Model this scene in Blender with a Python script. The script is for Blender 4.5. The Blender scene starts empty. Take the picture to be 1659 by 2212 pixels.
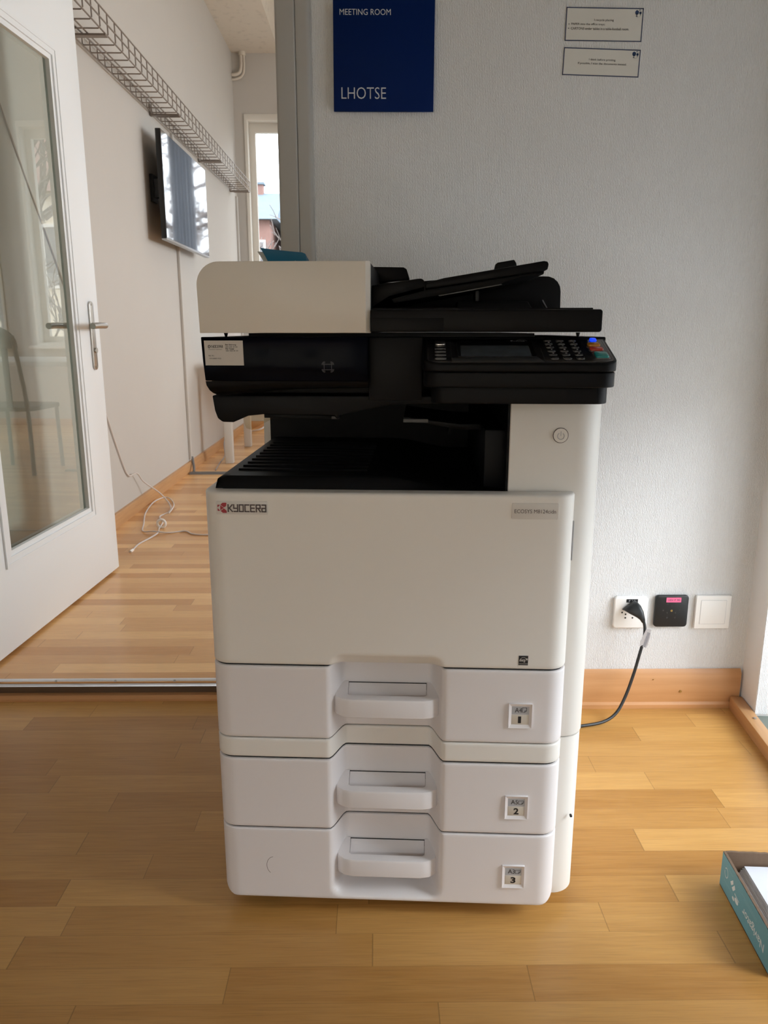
import bpy, bmesh, math, random
from math import radians as R, sin, cos, pi, sqrt
from mathutils import Vector, Matrix
random.seed(7)
S = bpy.context.scene
COL = S.collection

# ------------------------------------------------------------------ camera, sky, lamps, exposure
cd = bpy.data.cameras.new('camera'); cam = bpy.data.objects.new('camera', cd); COL.objects.link(cam)
cd.sensor_fit = 'VERTICAL'; cd.sensor_height = 34.6; cd.lens = 34.6 * 1660 / 2212
cd.clip_start = 0.02; cd.clip_end = 300
cam.location = (0, 0, 1.0); cam.rotation_euler = (R(90 - 13.3), 0, R(-0.6))
cd.dof.use_dof = True; cd.dof.focus_distance = 1.45; cd.dof.aperture_fstop = 14.0
S.camera = cam
S.view_settings.view_transform = 'Standard'; S.view_settings.look = 'None'
S.view_settings.gamma = 1; S.view_settings.use_curve_mapping = False
S.view_settings.exposure = 0.22
S.cycles.max_bounces = 10; S.cycles.diffuse_bounces = 6; S.cycles.glossy_bounces = 5
S.cycles.transparent_max_bounces = 16
S.cycles.sample_clamp_indirect = 6.0
S.cycles.use_denoising = True
S.cycles.caustics_reflective = False; S.cycles.caustics_refractive = False

W = bpy.data.worlds.new('overcast_sky'); S.world = W; W.use_nodes = True
wn = W.node_tree.nodes; wl = W.node_tree.links; wn.clear()
tc = wn.new('ShaderNodeTexCoord'); sp = wn.new('ShaderNodeSeparateXYZ'); rp = wn.new('ShaderNodeValToRGB')
bg = wn.new('ShaderNodeBackground'); wo = wn.new('ShaderNodeOutputWorld')
wl.new(tc.outputs['Generated'], sp.inputs[0]); wl.new(sp.outputs['Z'], rp.inputs[0])
rp.color_ramp.elements[0].position = 0.0; rp.color_ramp.elements[0].color = (.86, .92, 1, 1)
rp.color_ramp.elements[1].position = 0.9; rp.color_ramp.elements[1].color = (.93, .96, 1, 1)
wl.new(rp.outputs[0], bg.inputs[0]); bg.inputs[1].default_value = 4.6
wl.new(bg.outputs[0], wo.inputs[0])


def area(name, loc, rot, sx, sy, power, color=(1, 1, 1), portal=False, spread=180):
    l = bpy.data.lights.new(name, 'AREA'); l.shape = 'RECTANGLE'; l.size = sx; l.size_y = sy
    l.energy = power; l.color = color; l.spread = R(spread)
    l.cycles.is_portal = portal
    o = bpy.data.objects.new(name, l); COL.objects.link(o); o.location = loc; o.rotation_euler = rot
    return o


# daylight: soft sun through cloud, low over the side window; portals guide the sky light through the openings; garden lamps are added fill
sd = bpy.data.lights.new('veiled_sun', 'SUN'); sd.energy = 3.0; sd.angle = R(30); sd.color = (.90, .95, 1)
so = bpy.data.objects.new('veiled_sun', sd); COL.objects.link(so)
so.rotation_euler = Vector((-3.0, 1.5, -2.0)).to_track_quat('-Z', 'Y').to_euler()
area('portal_side_window', (1.14, 1.22, 0.52), (0, R(90), R(180 - 5.7)), 0.94, 1.15, 1, portal=True)
area('portal_added_window', (-0.78, -2.50, 1.12), (R(90), 0, 0), 3.2, 1.8, 1, portal=True)
area('portal_meeting_window', (-0.66, 7.86, 1.9), (R(-90), 0, 0), 1.1, 2.0, 1, portal=True)
area('portal_meeting_window', (1.25, 7.86, 1.9), (R(-90), 0, 0), 1.0, 2.0, 1, portal=True)
area('daylight_garden_window', (3.70, 3.6, 1.35), (0, R(90), 0), 1.0, 1.5, 64, (.95, .975, 1))  # unseen area lamp, added to brighten the open door and meeting room
area('daylight_garden_window', (3.70, 6.0, 1.45), (0, R(90), 0), 1.2, 1.5, 17, (1, .96, .91))  # second added lamp, weaker warm fill for the long left wall
area('portal_meeting_window', (2.6, 7.86, 1.9), (R(-90), 0, 0), 1.1, 2.0, 1, portal=True)

# ------------------------------------------------------------------ helpers


def link(name, mesh, parent=None, mat=None):
    o = bpy.data.objects.new(name, mesh); COL.objects.link(o)
    if mat: mesh.materials.append(mat)
    if parent: o.parent = parent
    return o


def thing(o, label, cat, group=None, kind=None):
    o['label'] = label; o['category'] = cat
    if group: o['group'] = group
    if kind: o['kind'] = kind
    return o


def empty(name, loc=(0, 0, 0), rz=0):
    o = bpy.data.objects.new(name, None); COL.objects.link(o); o.location = loc; o.rotation_euler = (0, 0, rz)
    o.empty_display_size = .05
    return o


def struct(o, label=None):
    o['kind'] = 'structure'
    if label: o['label'] = label; o['category'] = o.name.split('_')[0].split('.')[0]
    return o


def rrect(x0, x1, y0, y1, r, n=6):
    """counter-clockwise rounded rectangle; r one radius or (bl, br, tr, tl)"""
    if not isinstance(r, (tuple, list)): r = (r,) * 4
    out = []
    for (cx, cy, rr, a0) in ((x0 + r[0], y0 + r[0], r[0], 180), (x1 - r[1], y0 + r[1], r[1], 270),
                             (x1 - r[2], y1 - r[2], r[2], 0), (x0 + r[3], y1 - r[3], r[3], 90)):
        if rr <= 1e-6: out.append((cx, cy)); continue
        for i in range(n + 1):
            a = R(a0 + 90 * i / n); out.append((cx + rr * cos(a), cy + rr * sin(a)))
    return out


class MB:
    def __init__(s): s.bm = bmesh.new()

    def _bev(s, faces, w, seg=2, ang=30):
        es = set()
        for f in faces:
            for e in f.edges:
                if len(e.link_faces) == 2 and e.calc_face_angle(0) > R(ang): es.add(e)
        if w > 0 and es:
            bmesh.ops.bevel(s.bm, geom=list(es), offset=w, segments=seg, affect='EDGES', profile=.5, clamp_overlap=True)

    def box(s, x0, x1, y0, y1, z0, z1, bev=0, seg=2):
        return s.prism([(x0, y0), (x1, y0), (x1, y1), (x0, y1)], z0, z1, 'z', bev, seg)

    def prism(s, poly, a, b, axis='z', bev=0, seg=2):
        def P(u, v, w):
            return (u, v, w) if axis == 'z' else ((u, w, v) if axis == 'y' else (w, u, v))
        lo = [s.bm.verts.new(P(u, v, a)) for u, v in poly]
        hi = [s.bm.verts.new(P(u, v, b)) for u, v in poly]
        n = len(poly); fs = []
        fs.append(s.bm.faces.new(lo[::-1])); fs.append(s.bm.faces.new(hi))
        for i in range(n):
            fs.append(s.bm.faces.new((lo[i], lo[(i + 1) % n], hi[(i + 1) % n], hi[i])))
        bmesh.ops.recalc_face_normals(s.bm, faces=fs)
        if bev: s._bev(fs, bev, seg)
        return s

    def ring(s, outer, inner, a, b, axis='z', bev=0):
        """prism between two loops with the same number of points"""
        def P(u, v, w):
            return (u, v, w) if axis == 'z' else ((u, w, v) if axis == 'y' else (w, u, v))
        L = []
        for poly, w in ((outer, a), (outer, b), (inner, b), (inner, a)):
            L.append([s.bm.verts.new(P(u, v, w)) for u, v in poly])
        n = len(outer); fs = []
        for k in range(4):
            A, B = L[k], L[(k + 1) % 4]
            for i in range(n):
                fs.append(s.bm.faces.new((A[i], A[(i + 1) % n], B[(i + 1) % n], B[i])))
        bmesh.ops.recalc_face_normals(s.bm, faces=fs)
        if bev: s._bev(fs, bev, 2, 50)
        return s

    def tube(s, pts, r, n=8, closed=False):
        pts = [Vector(p) for p in pts]; m = len(pts); rings = []
        up = Vector((0, 0, 1))
        for i, p in enumerate(pts):
            if closed: t = pts[(i + 1) % m] - pts[i - 1]
            else: t = pts[min(i + 1, m - 1)] - pts[max(i - 1, 0)]
            if t.length < 1e-9: t = Vector((0, 0, 1))
            t.normalize()
            if i == 0:
                a = t.orthogonal().normalized()
            else:
                a = (a - t * a.dot(t))
                a = a.normalized() if a.length > 1e-6 else t.orthogonal().normalized()
            b = t.cross(a); rr = r[i] if isinstance(r, (list, tuple)) else r
            rings.append([s.bm.verts.new(p + (a * cos(2 * pi * k / n) + b * sin(2 * pi * k / n)) * rr) for k in range(n)])
        for i in range(m - 1 if not closed else m):
            A, B = rings[i], rings[(i + 1) % m]
            for k in range(n): s.bm.faces.new((A[k], A[(k + 1) % n], B[(k + 1) % n], B[k]))
        if not closed:
            s.bm.faces.new(rings[0][::-1]); s.bm.faces.new(rings[-1])
        return s

    def cyl(s, p0, p1, r, n=16): return s.tube([p0, p1], r, n)

    def poly(s, pts):
        s.bm.faces.new([s.bm.verts.new(p) for p in pts]); return s

    def grid(s, rows):
        V = [[s.bm.verts.new(p) for p in row] for row in rows]
        for i in range(len(V) - 1):
            for j in range(len(V[0]) - 1):
                s.bm.faces.new((V[i][j], V[i][j + 1], V[i + 1][j + 1], V[i + 1][j]))
        return s

    def build(s, name, mat=None, parent=None, smooth=38, loc=None):
        bm = s.bm
        bm.normal_update()
        for f in bm.faces: f.smooth = True
        for e in bm.edges:
            e.smooth = not (len(e.link_faces) != 2 or e.calc_face_angle(0) > R(smooth))
        me = bpy.data.meshes.new(name); bm.to_mesh(me); bm.free()
        o = link(name, me, parent, mat)
        if loc: o.location = loc
        return o


def catmull(pts, n=8, closed=False):
    pts = [Vector(p) for p in pts]; out = []; m = len(pts)
    for i in range(m if closed else m - 1):
        if closed: p0, p1, p2, p3 = pts[i - 1], pts[i], pts[(i + 1) % m], pts[(i + 2) % m]
        else: p0, p1, p2, p3 = pts[max(i - 1, 0)], pts[i], pts[i + 1], pts[min(i + 2, m - 1)]
        for k in range(n):
            t = k / n
            out.append(.5 * ((2 * p1) + (p2 - p0) * t + (2 * p0 - 5 * p1 + 4 * p2 - p3) * t * t + (3 * p1 - p0 - 3 * p2 + p3) * t ** 3))
    if not closed: out.append(pts[-1])
    return out


def text(name, body, mapf, x0, x1, z0, z1, mat, parent, weight=0.0, keep=False):
    """lettering: a flat text mesh fitted into the rectangle x0..x1, z0..z1 and laid on a face by mapf(u, v)"""
    c = bpy.data.curves.new(name, 'FONT'); c.body = body; c.size = 1; c.offset = weight; c.resolution_u = 3
    t = bpy.data.objects.new(name, c); COL.objects.link(t)
    dg = bpy.context.evaluated_depsgraph_get(); dg.update()
    me = bpy.data.meshes.new_from_object(t.evaluated_get(dg))
    COL.objects.unlink(t); bpy.data.objects.remove(t); bpy.data.curves.remove(c)
    xs = [v.co.x for v in me.vertices]; ys = [v.co.y for v in me.vertices]
    ax, bx, ay, by = min(xs), max(xs), min(ys), max(ys)
    for v in me.vertices:
        u = x0 + (v.co.x - ax) / (bx - ax) * (x1 - x0); w = z0 + (v.co.y - ay) / (by - ay) * (z1 - z0)
        v.co = Vector(mapf(u, w))
    me.materials.clear()
    return link(name, me, parent, mat)


def flat(name, polys, mapf, mat, parent):
    mb = MB()
    for p in polys: mb.poly([mapf(u, v) for u, v in p])
    return mb.build(name, mat, parent)


def strokes(lines, w):
    """polylines -> list of quads of width w (mitred roughly by overlapping square ends)"""
    out = []
    for ln in lines:
        for (a, b) in zip(ln, ln[1:]):
            d = Vector((b[0] - a[0], b[1] - a[1])); L = d.length
            if L < 1e-9: continue
            d /= L; n = Vector((-d.y, d.x)) * w / 2; e = d * w / 2
            A = Vector(a) - e; B = Vector(b) + e
            out.append([tuple(A - n), tuple(B - n), tuple(B + n), tuple(A + n)])
    return out


# ------------------------------------------------------------------ materials
def new_mat(name):
    m = bpy.data.materials.new(name); m.use_nodes = True
    n = m.node_tree.nodes; b = n['Principled BSDF']
    return m, n, m.node_tree.links, b


def M(name, col, rough=.5, metal=0, spec=.5, noise=0, nscale=200, bump=0, coat=0, emis=None):
    m, n, l, b = new_mat(name)
    b.inputs['Base Color'].default_value = (*col, 1); b.inputs['Roughness'].default_value = rough
    b.inputs['Metallic'].default_value = metal; b.inputs['Specular IOR Level'].default_value = spec
    b.inputs['Coat Weight'].default_value = coat; b.inputs['Coat Roughness'].default_value = .05
    if emis:
        b.inputs['Emission Color'].default_value = (*emis[0], 1); b.inputs['Emission Strength'].default_value = emis[1]
    if noise or bump:
        t = n.new('ShaderNodeTexCoord'); nz = n.new('ShaderNodeTexNoise'); nz.inputs['Scale'].default_value = nscale
        nz.inputs['Detail'].default_value = 3
        l.new(t.outputs['Object'], nz.inputs['Vector'])
        if noise:
            mx = n.new('ShaderNodeMix'); mx.data_type = 'RGBA'
            mx.inputs['A'].default_value = tuple(max(0, c * (1 - noise)) for c in col) + (1,)
            mx.inputs['B'].default_value = tuple(min(1, c * (1 + noise)) for c in col) + (1,)
            l.new(nz.outputs['Fac'], mx.inputs['Factor']); l.new(mx.outputs['Result'], b.inputs['Base Color'])
        if bump:
            bp = n.new('ShaderNodeBump'); bp.inputs['Strength'].default_value = bump; bp.inputs['Distance'].default_value = .001
            l.new(nz.outputs['Fac'], bp.inputs['Height']); l.new(bp.outputs['Normal'], b.inputs['Normal'])
    return m


def glass_mat(name, tint=(1, 1, 1), boost=1.0, rough=0.0):
    m = bpy.data.materials.new(name); m.use_nodes = True; n = m.node_tree.nodes; l = m.node_tree.links; n.clear()
    o = n.new('ShaderNodeOutputMaterial'); mx = n.new('ShaderNodeMixShader'); tr = n.new('ShaderNodeBsdfTransparent')
    gl = n.new('ShaderNodeBsdfGlossy'); fr = n.new('ShaderNodeFresnel'); ml = n.new('ShaderNodeMath'); ml.operation = 'MULTIPLY'
    ml.use_clamp = True
    tr.inputs[0].default_value = (*tint, 1); gl.inputs['Roughness'].default_value = rough; fr.inputs[0].default_value = 1.5
    ml.inputs[1].default_value = boost
    ge = n.new('ShaderNodeNewGeometry'); inv = n.new('ShaderNodeMath'); inv.operation = 'SUBTRACT'; inv.inputs[0].default_value = 1
    m2 = n.new('ShaderNodeMath'); m2.operation = 'MULTIPLY'
    l.new(ge.outputs['Backfacing'], inv.inputs[1]); l.new(fr.outputs[0], ml.inputs[0])
    l.new(ml.outputs[0], m2.inputs[0]); l.new(inv.outputs[0], m2.inputs[1]); l.new(m2.outputs[0], mx.inputs[0]); l.new(tr.outputs[0], mx.inputs[1]); l.new(gl.outputs[0], mx.inputs[2])
    l.new(mx.outputs[0], o.inputs[0]); return m


def wallpaper(name, col):
    """woven glass-fibre wallpaper: vertical threads with slubs, painted"""
    m, n, l, b = new_mat(name)
    b.inputs['Base Color'].default_value = (*col, 1); b.inputs['Roughness'].default_value = .75; b.inputs['Specular IOR Level'].default_value = .25
    t = n.new('ShaderNodeTexCoord')
    mp = n.new('ShaderNodeMapping'); mp.inputs['Scale'].default_value = (560, 560, 190); l.new(t.outputs['Object'], mp.inputs[0])
    nz = n.new('ShaderNodeTexNoise'); nz.inputs['Scale'].default_value = 1; nz.inputs['Detail'].default_value = 2; l.new(mp.outputs[0], nz.inputs['Vector'])
    wv = n.new('ShaderNodeTexWave'); wv.bands_direction = 'X'; wv.inputs['Scale'].default_value = 84; wv.inputs['Distortion'].default_value = 3
    wv.inputs['Detail Scale'].default_value = 3
    l.new(t.outputs['Object'], wv.inputs['Vector'])
    ad = n.new('ShaderNodeMath'); ad.operation = 'MULTIPLY_ADD'; ad.inputs[1].default_value = .35
    l.new(wv.outputs['Fac'], ad.inputs[0]); l.new(nz.outputs['Fac'], ad.inputs[2])
    bp = n.new('ShaderNodeBump'); bp.inputs['Strength'].default_value = .8; bp.inputs['Distance'].default_value = .0020
    l.new(ad.outputs[0], bp.inputs['Height']); l.new(bp.outputs[0], b.inputs['Normal'])
    return m


def parquet(name, dark, light, sw, ln, rough=.3, seam=.34, grain=.6):
    """strip parquet running along X: every strip its own tone, grain along it"""
    m, n, l, b = new_mat(name)
    t = n.new('ShaderNodeTexCoord'); sx = n.new('ShaderNodeSeparateXYZ'); l.new(t.outputs['Object'], sx.inputs[0])

    def mth(op, a, bb=None, c=None):
        k = n.new('ShaderNodeMath'); k.operation = op
        for i, v in enumerate((a, bb, c)):
            if v is None: continue
            if isinstance(v, (int, float)): k.inputs[i].default_value = v
            else: l.new(v, k.inputs[i])
        return k.outputs[0]
    vy = mth('DIVIDE', sx.outputs['Y'], sw); row = mth('FLOOR', vy)
    w1 = n.new('ShaderNodeTexWhiteNoise'); w1.noise_dimensions = '1D'; l.new(row, w1.inputs['W'])
    off = mth('MULTIPLY', w1.outputs['Value'], 7.3)
    lenr = mth('MULTIPLY_ADD', w1.outputs['Value'], ln * .5, ln * .8)
    vx = mth('ADD', mth('DIVIDE', sx.outputs['X'], lenr), off); colm = mth('FLOOR', vx)
    cb = n.new('ShaderNodeCombineXYZ'); l.new(row, cb.inputs[0]); l.new(colm, cb.inputs[1])
    w2 = n.new('ShaderNodeTexWhiteNoise'); w2.noise_dimensions = '2D'; l.new(cb.outputs[0], w2.inputs['Vector'])
    # grain, shifted strip by strip
    cg = n.new('ShaderNodeCombineXYZ')
    l.new(mth('MULTIPLY_ADD', w2.outputs['Value'], 31, mth('MULTIPLY', sx.outputs['X'], 5)), cg.inputs[0])
    l.new(mth('MULTIPLY', sx.outputs['Y'], 90), cg.inputs[1]); l.new(mth('MULTIPLY', w2.outputs['Value'], 17), cg.inputs[2])
    g1 = n.new('ShaderNodeTexNoise'); g1.inputs['Scale'].default_value = 1; g1.inputs['Detail'].default_value = 5; g1.inputs['Distortion'].default_value = .6
    l.new(cg.outputs[0], g1.inputs['Vector'])
    cg2 = n.new('ShaderNodeCombineXYZ')
    l.new(mth('MULTIPLY_ADD', w2.outputs['Value'], 57, mth('MULTIPLY', sx.outputs['X'], 14)), cg2.inputs[0])
    l.new(mth('MULTIPLY', sx.outputs['Y'], 420), cg2.inputs[1])
    g2 = n.new('ShaderNodeTexNoise'); g2.inputs['Scale'].default_value = 1; g2.inputs['Detail'].default_value = 2; l.new(cg2.outputs[0], g2.inputs['Vector'])
    fac = mth('ADD', mth('MULTIPLY', w2.outputs['Value'], 1 - grain * .75), mth('MULTIPLY', mth('SUBTRACT', g1.outputs['Fac'], .15), grain))
    rp = n.new('ShaderNodeValToRGB'); l.new(fac, rp.inputs[0])
    rp.color_ramp.elements[0].position = .1; rp.color_ramp.elements[0].color = (*dark, 1)
    rp.color_ramp.elements[1].position = .95; rp.color_ramp.elements[1].color = (*light, 1)
    # pores
    pores = mth('SMOOTH_MIN', mth('MULTIPLY', g2.outputs['Fac'], 1.9), 1.0, .2)
    # seams
    fy = mth('FRACT', vy); fx = mth('FRACT', vx)
    ey = mth('LESS_THAN', mth('MINIMUM', fy, mth('SUBTRACT', 1, fy)), .008)
    ex = mth('LESS_THAN', mth('MINIMUM', fx, mth('SUBTRACT', 1, fx)), .0018)
    sm = mth('MULTIPLY', mth('MAXIMUM', mth('MULTIPLY', ey, .6), ex), seam)
    k = mth('MULTIPLY', mth('SUBTRACT', 1, sm), mth('MULTIPLY_ADD', pores, .34, .66))
    mx = n.new('ShaderNodeVectorMath'); mx.operation = 'SCALE'; l.new(rp.outputs[0], mx.inputs[0]); l.new(k, mx.inputs['Scale'])
    l.new(mx.outputs[0], b.inputs['Base Color'])
    b.inputs['Roughness'].default_value = rough; b.inputs['Specular IOR Level'].default_value = .45
    bp = n.new('ShaderNodeBump'); bp.inputs['Strength'].default_value = .12; bp.inputs['Distance'].default_value = .0008
    l.new(g2.outputs['Fac'], bp.inputs['Height']); l.new(bp.outputs[0], b.inputs['Normal'])
    return m


def wood(name, dark, light, axis='x', rough=.4):
    m, n, l, b = new_mat(name)
    t = n.new('ShaderNodeTexCoord'); mp = n.new('ShaderNodeMapping')
    mp.inputs['Scale'].default_value = (4, 60, 60) if axis == 'x' else (60, 4, 60)
    l.new(t.outputs['Object'], mp.inputs[0])
    nz = n.new('ShaderNodeTexNoise'); nz.inputs['Scale'].default_value = 1; nz.inputs['Detail'].default_value = 4; l.new(mp.outputs[0], nz.inputs['Vector'])
    rp = n.new('ShaderNodeValToRGB'); l.new(nz.outputs['Fac'], rp.inputs[0])
    rp.color_ramp.elements[0].position = .3; rp.color_ramp.elements[0].color = (*dark, 1)
    rp.color_ramp.elements[1].position = .7; rp.color_ramp.elements[1].color = (*light, 1)
    l.new(rp.outputs[0], b.inputs['Base Color']); b.inputs['Roughness'].default_value = rough
    return m


def stained_plaster(name, col):
    m, n, l, b = new_mat(name)
    t = n.new('ShaderNodeTexCoord'); nz = n.new('ShaderNodeTexNoise'); nz.inputs['Scale'].default_value = 16; nz.inputs['Detail'].default_value = 8
    l.new(t.outputs['Object'], nz.inputs['Vector'])
    rp = n.new('ShaderNodeValToRGB'); l.new(nz.outputs['Fac'], rp.inputs[0])
    rp.color_ramp.elements[0].position = .24; rp.color_ramp.elements[0].color = (*[c * .8 for c in col], 1)
    rp.color_ramp.elements[1].position = .45; rp.color_ramp.elements[1].color = (*col, 1)
    l.new(rp.outputs[0], b.inputs['Base Color']); b.inputs['Roughness'].default_value = .8
    return m


def brick_mat(name, c1, c2, mortar):
    m, n, l, b = new_mat(name)
    t = n.new('ShaderNodeTexCoord'); mp = n.new('ShaderNodeMapping'); mp.inputs['Rotation'].default_value = (R(90), 0, 0)
    l.new(t.outputs['Object'], mp.inputs[0])
    k = n.new('ShaderNodeTexBrick'); k.inputs['Scale'].default_value = 3; l.new(mp.outputs[0], k.inputs['Vector'])
    k.inputs['Color1'].default_value = (*c1, 1); k.inputs['Color2'].default_value = (*c2, 1); k.inputs['Mortar'].default_value = (*mortar, 1)
    l.new(k.outputs['Color'], b.inputs['Base Color']); b.inputs['Roughness'].default_value = .9
    return m


m_body = M('printer_white_plastic', (.755, .73, .685), .42, bump=.05, nscale=900)
m_drawer = M('printer_drawer_plastic', (.73, .70, .70), .42, bump=.05, nscale=900)
m_black = M('black_plastic', (.004, .004, .0048), .45, bump=.06, nscale=900, spec=.13)
m_blackm = M('black_matte_plastic', (.004, .004, .0048), .55, bump=.1, nscale=700, spec=.15)
m_piano = M('gloss_black_plastic', (.001, .0015, .005), .15, spec=.05)
m_dark = M('dark_gap', (.02, .02, .02), .8)  # near-black; in the seam and cup strips it stands in for shade
m_greyplate = M('badge_plate', (.66, .64, .61), .4)
m_red = M('logo_red', (.33, .012, .028), .4)
m_char = M('charcoal_print', (.085, .065, .065), .5)
m_ink = M('black_print', (.012, .012, .014), .5)
m_label = M('label_grey', (.42, .43, .45), .4)
m_numplate = M('number_plate', (.62, .57, .49), .4)
m_paper = M('white_paper', (.62, .635, .68), .7, noise=.03, nscale=30)
m_paperedge = M('paper_edge', (.62, .60, .60), .8, noise=.35, nscale=400)
m_sticker = M('sticker_paper', (.60, .57, .54), .55)
m_wrist0 = M('dark_grey_plastic', (.035, .035, .036), .4)
m_iconline = M('icon_grey', (.16, .165, .19), .4)
m_clear = glass_mat('smoky_clear_plastic', (.90, .88, .80), 1.2, .1)
m_screen = M('lcd_screen', (.075, .09, .105), .18, noise=.25, nscale=60)
m_key = M('key_black', (.02, .02, .022), .12)
m_keyrim = M('key_rim', (.20, .20, .20), .25, metal=.6)
m_chrome = M('chrome_key', (.55, .54, .52), .2, metal=.9)
m_blue = M('key_blue_lit', (.01, .05, .8), .3, emis=((.01, .07, 1.0), .75))
m_orange = M('key_orange', (.62, .25, .035), .25)
m_redkey = M('key_red', (.55, .055, .03), .25)
m_teal = M('key_teal', (.025, .30, .30), .25)
m_tealpaper = M('teal_paper', (.008, .15, .28), .5)
m_leafwhite = M('leaf_white', (.85, .83, .78), .6)
m_wall = wallpaper('woven_wallpaper', (.70, .70, .70))
m_wall2 = M('smooth_painted_wall', (.53, .505, .47), .7, noise=.02, nscale=4, bump=.05)
m_return = M('smooth_white_return', (.72, .70, .685), .7)
m_jamb = wallpaper('woven_wallpaper_jamb', (.82, .84, .86))
m_frame = M('door_frame_paint', (.40, .385, .36), .5)
m_doorp = M('door_white_paint', (.82, .85, .87), .45, bump=.03, nscale=60)
m_ceil = stained_plaster('stained_plaster', (.66, .60, .52))
m_ceil2 = M('ceiling_white', (.82, .82, .80), .8)
m_ceilc = M('ceiling_grey', (.40, .385, .36), .8)
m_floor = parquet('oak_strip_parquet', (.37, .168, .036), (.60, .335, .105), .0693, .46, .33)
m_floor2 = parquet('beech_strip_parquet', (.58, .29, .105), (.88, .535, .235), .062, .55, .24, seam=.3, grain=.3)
m_base = wood('beech_skirting', (.48, .235, .092), (.56, .29, .125))
m_basey = wood('beech_skirting_lengthwise', (.47, .25, .11), (.56, .31, .14), 'y')
m_riser = wood('dark_riser', (.085, .05, .028), (.12, .07, .038))
m_alu = M('aluminium_strip', (.70, .71, .73), .38, metal=.75)
m_steel = M('brushed_steel', (.50, .48, .45), .28, metal=1)
m_screw = M('brass_screw', (.45, .30, .10), .35, metal=.9)
m_glass = glass_mat('door_glass', (.90, .94, .91), 1.9)
m_wglass = glass_mat('window_glass', (.97, .98, .98), 1.0)
m_wframe = M('window_frame_paint', (.74, .71, .65), .5)
m_sillg = M('grey_green_sill', (.20, .235, .21), .5)
m_blind = M('roller_blind_fabric', (.42, .42, .41), .9, noise=.05, nscale=300)
m_sign = M('sign_blue', (.0004, .013, .085), .6, spec=.1)
m_signtx = M('sign_lettering', (.58, .60, .62), .5)
m_notice = M('notice_paper', (.66, .64, .59), .6)
m_navy = M('notice_navy', (.04, .055, .11), .6)
m_navy2 = M('tree_mark_navy', (.008, .03, .10), .6)
m_sockw = M('socket_white', (.84, .83, .81), .3)
m_sockb = M('socket_black', (.014, .015, .016), .35)
m_hole = M('socket_hole', (.03, .028, .025), .7)
m_pink = M('pink_tape', (.86, .15, .30), .5)
m_cable = M('black_cable', (.012, .014, .015), .45)
m_wcable = M('white_cable', (.66, .61, .58), .5)
m_gcable = M('grey_cable', (.30, .28, .27), .5)
m_cyan = M('box_teal_print', (.12, .32, .39), .55, noise=.06, nscale=40)
m_card = M('cardboard_brown', (.14, .088, .055), .85, noise=.12, nscale=200)
m_cardedge = M('cardboard_edge', (.44, .34, .26), .9, noise=.3, nscale=300)
m_boxwhite = M('box_print_white', (.62, .68, .68), .6)
m_boxfaint = M('box_print_faint', (.19, .40, .46), .6)
m_wire = M('galvanised_wire', (.25, .21, .18), .4, metal=.5)
m_tvb = M('television_black', (.006, .006, .007), .3)
m_tvs = M('television_screen', (.012, .014, .02), .03, spec=1.0, coat=1)
m_tvbez = M('television_silver', (.45, .46, .48), .3, metal=.8)
m_curtain = M('blue_grey_curtain', (.45, .475, .52), .9, noise=.1, nscale=80)
m_table = M('table_top', (.70, .69, .66), .4)
m_leg = M('table_leg_paint', (.62, .62, .60), .4)
m_chair = M('chair_dark', (.12, .11, .10), .5)
m_yellow = brick_mat('yellow_brick', (.80, .69, .52), (.74, .63, .46), (.66, .6, .52))
m_redb = M('red_brick_far', (.22, .125, .105), .9, noise=.2, nscale=3)
m_slate = M('slate_roof', (.125, .165, .20), .8, noise=.15, nscale=4)
m_bark = M('bark', (.20, .17, .16), .9)
m_ground = M('outdoor_ground', (.22, .22, .20), .9)
m_terr = M('terrace_white', (.7, .7, .7), .9)

# ------------------------------------------------------------------ setting
YW = 1.92      # printer wall
XL, YB, ZF = -1.30, 7.73, .045   # meeting room: left wall, window wall, floor level
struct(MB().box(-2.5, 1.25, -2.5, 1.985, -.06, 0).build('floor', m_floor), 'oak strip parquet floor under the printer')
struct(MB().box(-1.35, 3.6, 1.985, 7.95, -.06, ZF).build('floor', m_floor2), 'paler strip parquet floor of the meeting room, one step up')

# printer wall with the door opening at its left
struct(MB().box(-.143, .994, YW, 2.05, 0, 2.75).box(-1.19, -.143, YW, 2.05, 2.28, 2.75)  .box(-2.5, -1.19, YW, 2.05, 0, 2.75)
       .build('wall_back', m_wall), 'textured grey-white wall behind the printer')
# door frame: flat casing, rounded stop, lining
fr = empty('trim_1', (0, YW, 0)); struct(fr, 'painted grey-beige frame of the doorway left of the printer')
MB().prism(rrect(-.222, -.178, -.022, .17, (.006, .004, 0, 0)), 0, 2.26, 'z').build('casing', m_frame, fr)
MB().prism(rrect(-.178, -.143, -.016, .13, (.003, .012, 0, 0)), 0, 2.26, 'z').build('moulding', m_frame, fr)
MB().box(-1.19, -1.12, -.022, .17, 0, 2.26, .004).build('casing', m_frame, fr)
MB().box(-1.16, -.143, -.022, .17, 2.20, 2.28, .004).build('head', m_frame, fr)
# threshold: metal nosing, dark riser, wooden fillet
th = empty('trim_2', (0, 0, 0)); struct(th, 'threshold step with aluminium strip at the doorway')
MB().prism([(1.982, .033), (1.985, .041), (1.992, .0465), (2.004, .047), (2.008, .0455), (2.008, .033)], -1.118, -.224, 'x').build('nosing', m_alu, th)
for i in range(6):
    x = -1.06 + i * .165
    MB().tube([(x, 1.9905, .044), (x, 1.9885, .0472)], .0035, 10).build('screw', m_steel, th)
MB().box(-1.118, -.224, 1.984, 2.00, 0, .034).build('riser', m_riser, th)
MB().prism([(1.958, 0), (1.985, 0), (1.985, .014), (1.966, .014), (1.958, .006)], -1.118, -.224, 'x').build('fillet', m_base, th)

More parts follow.
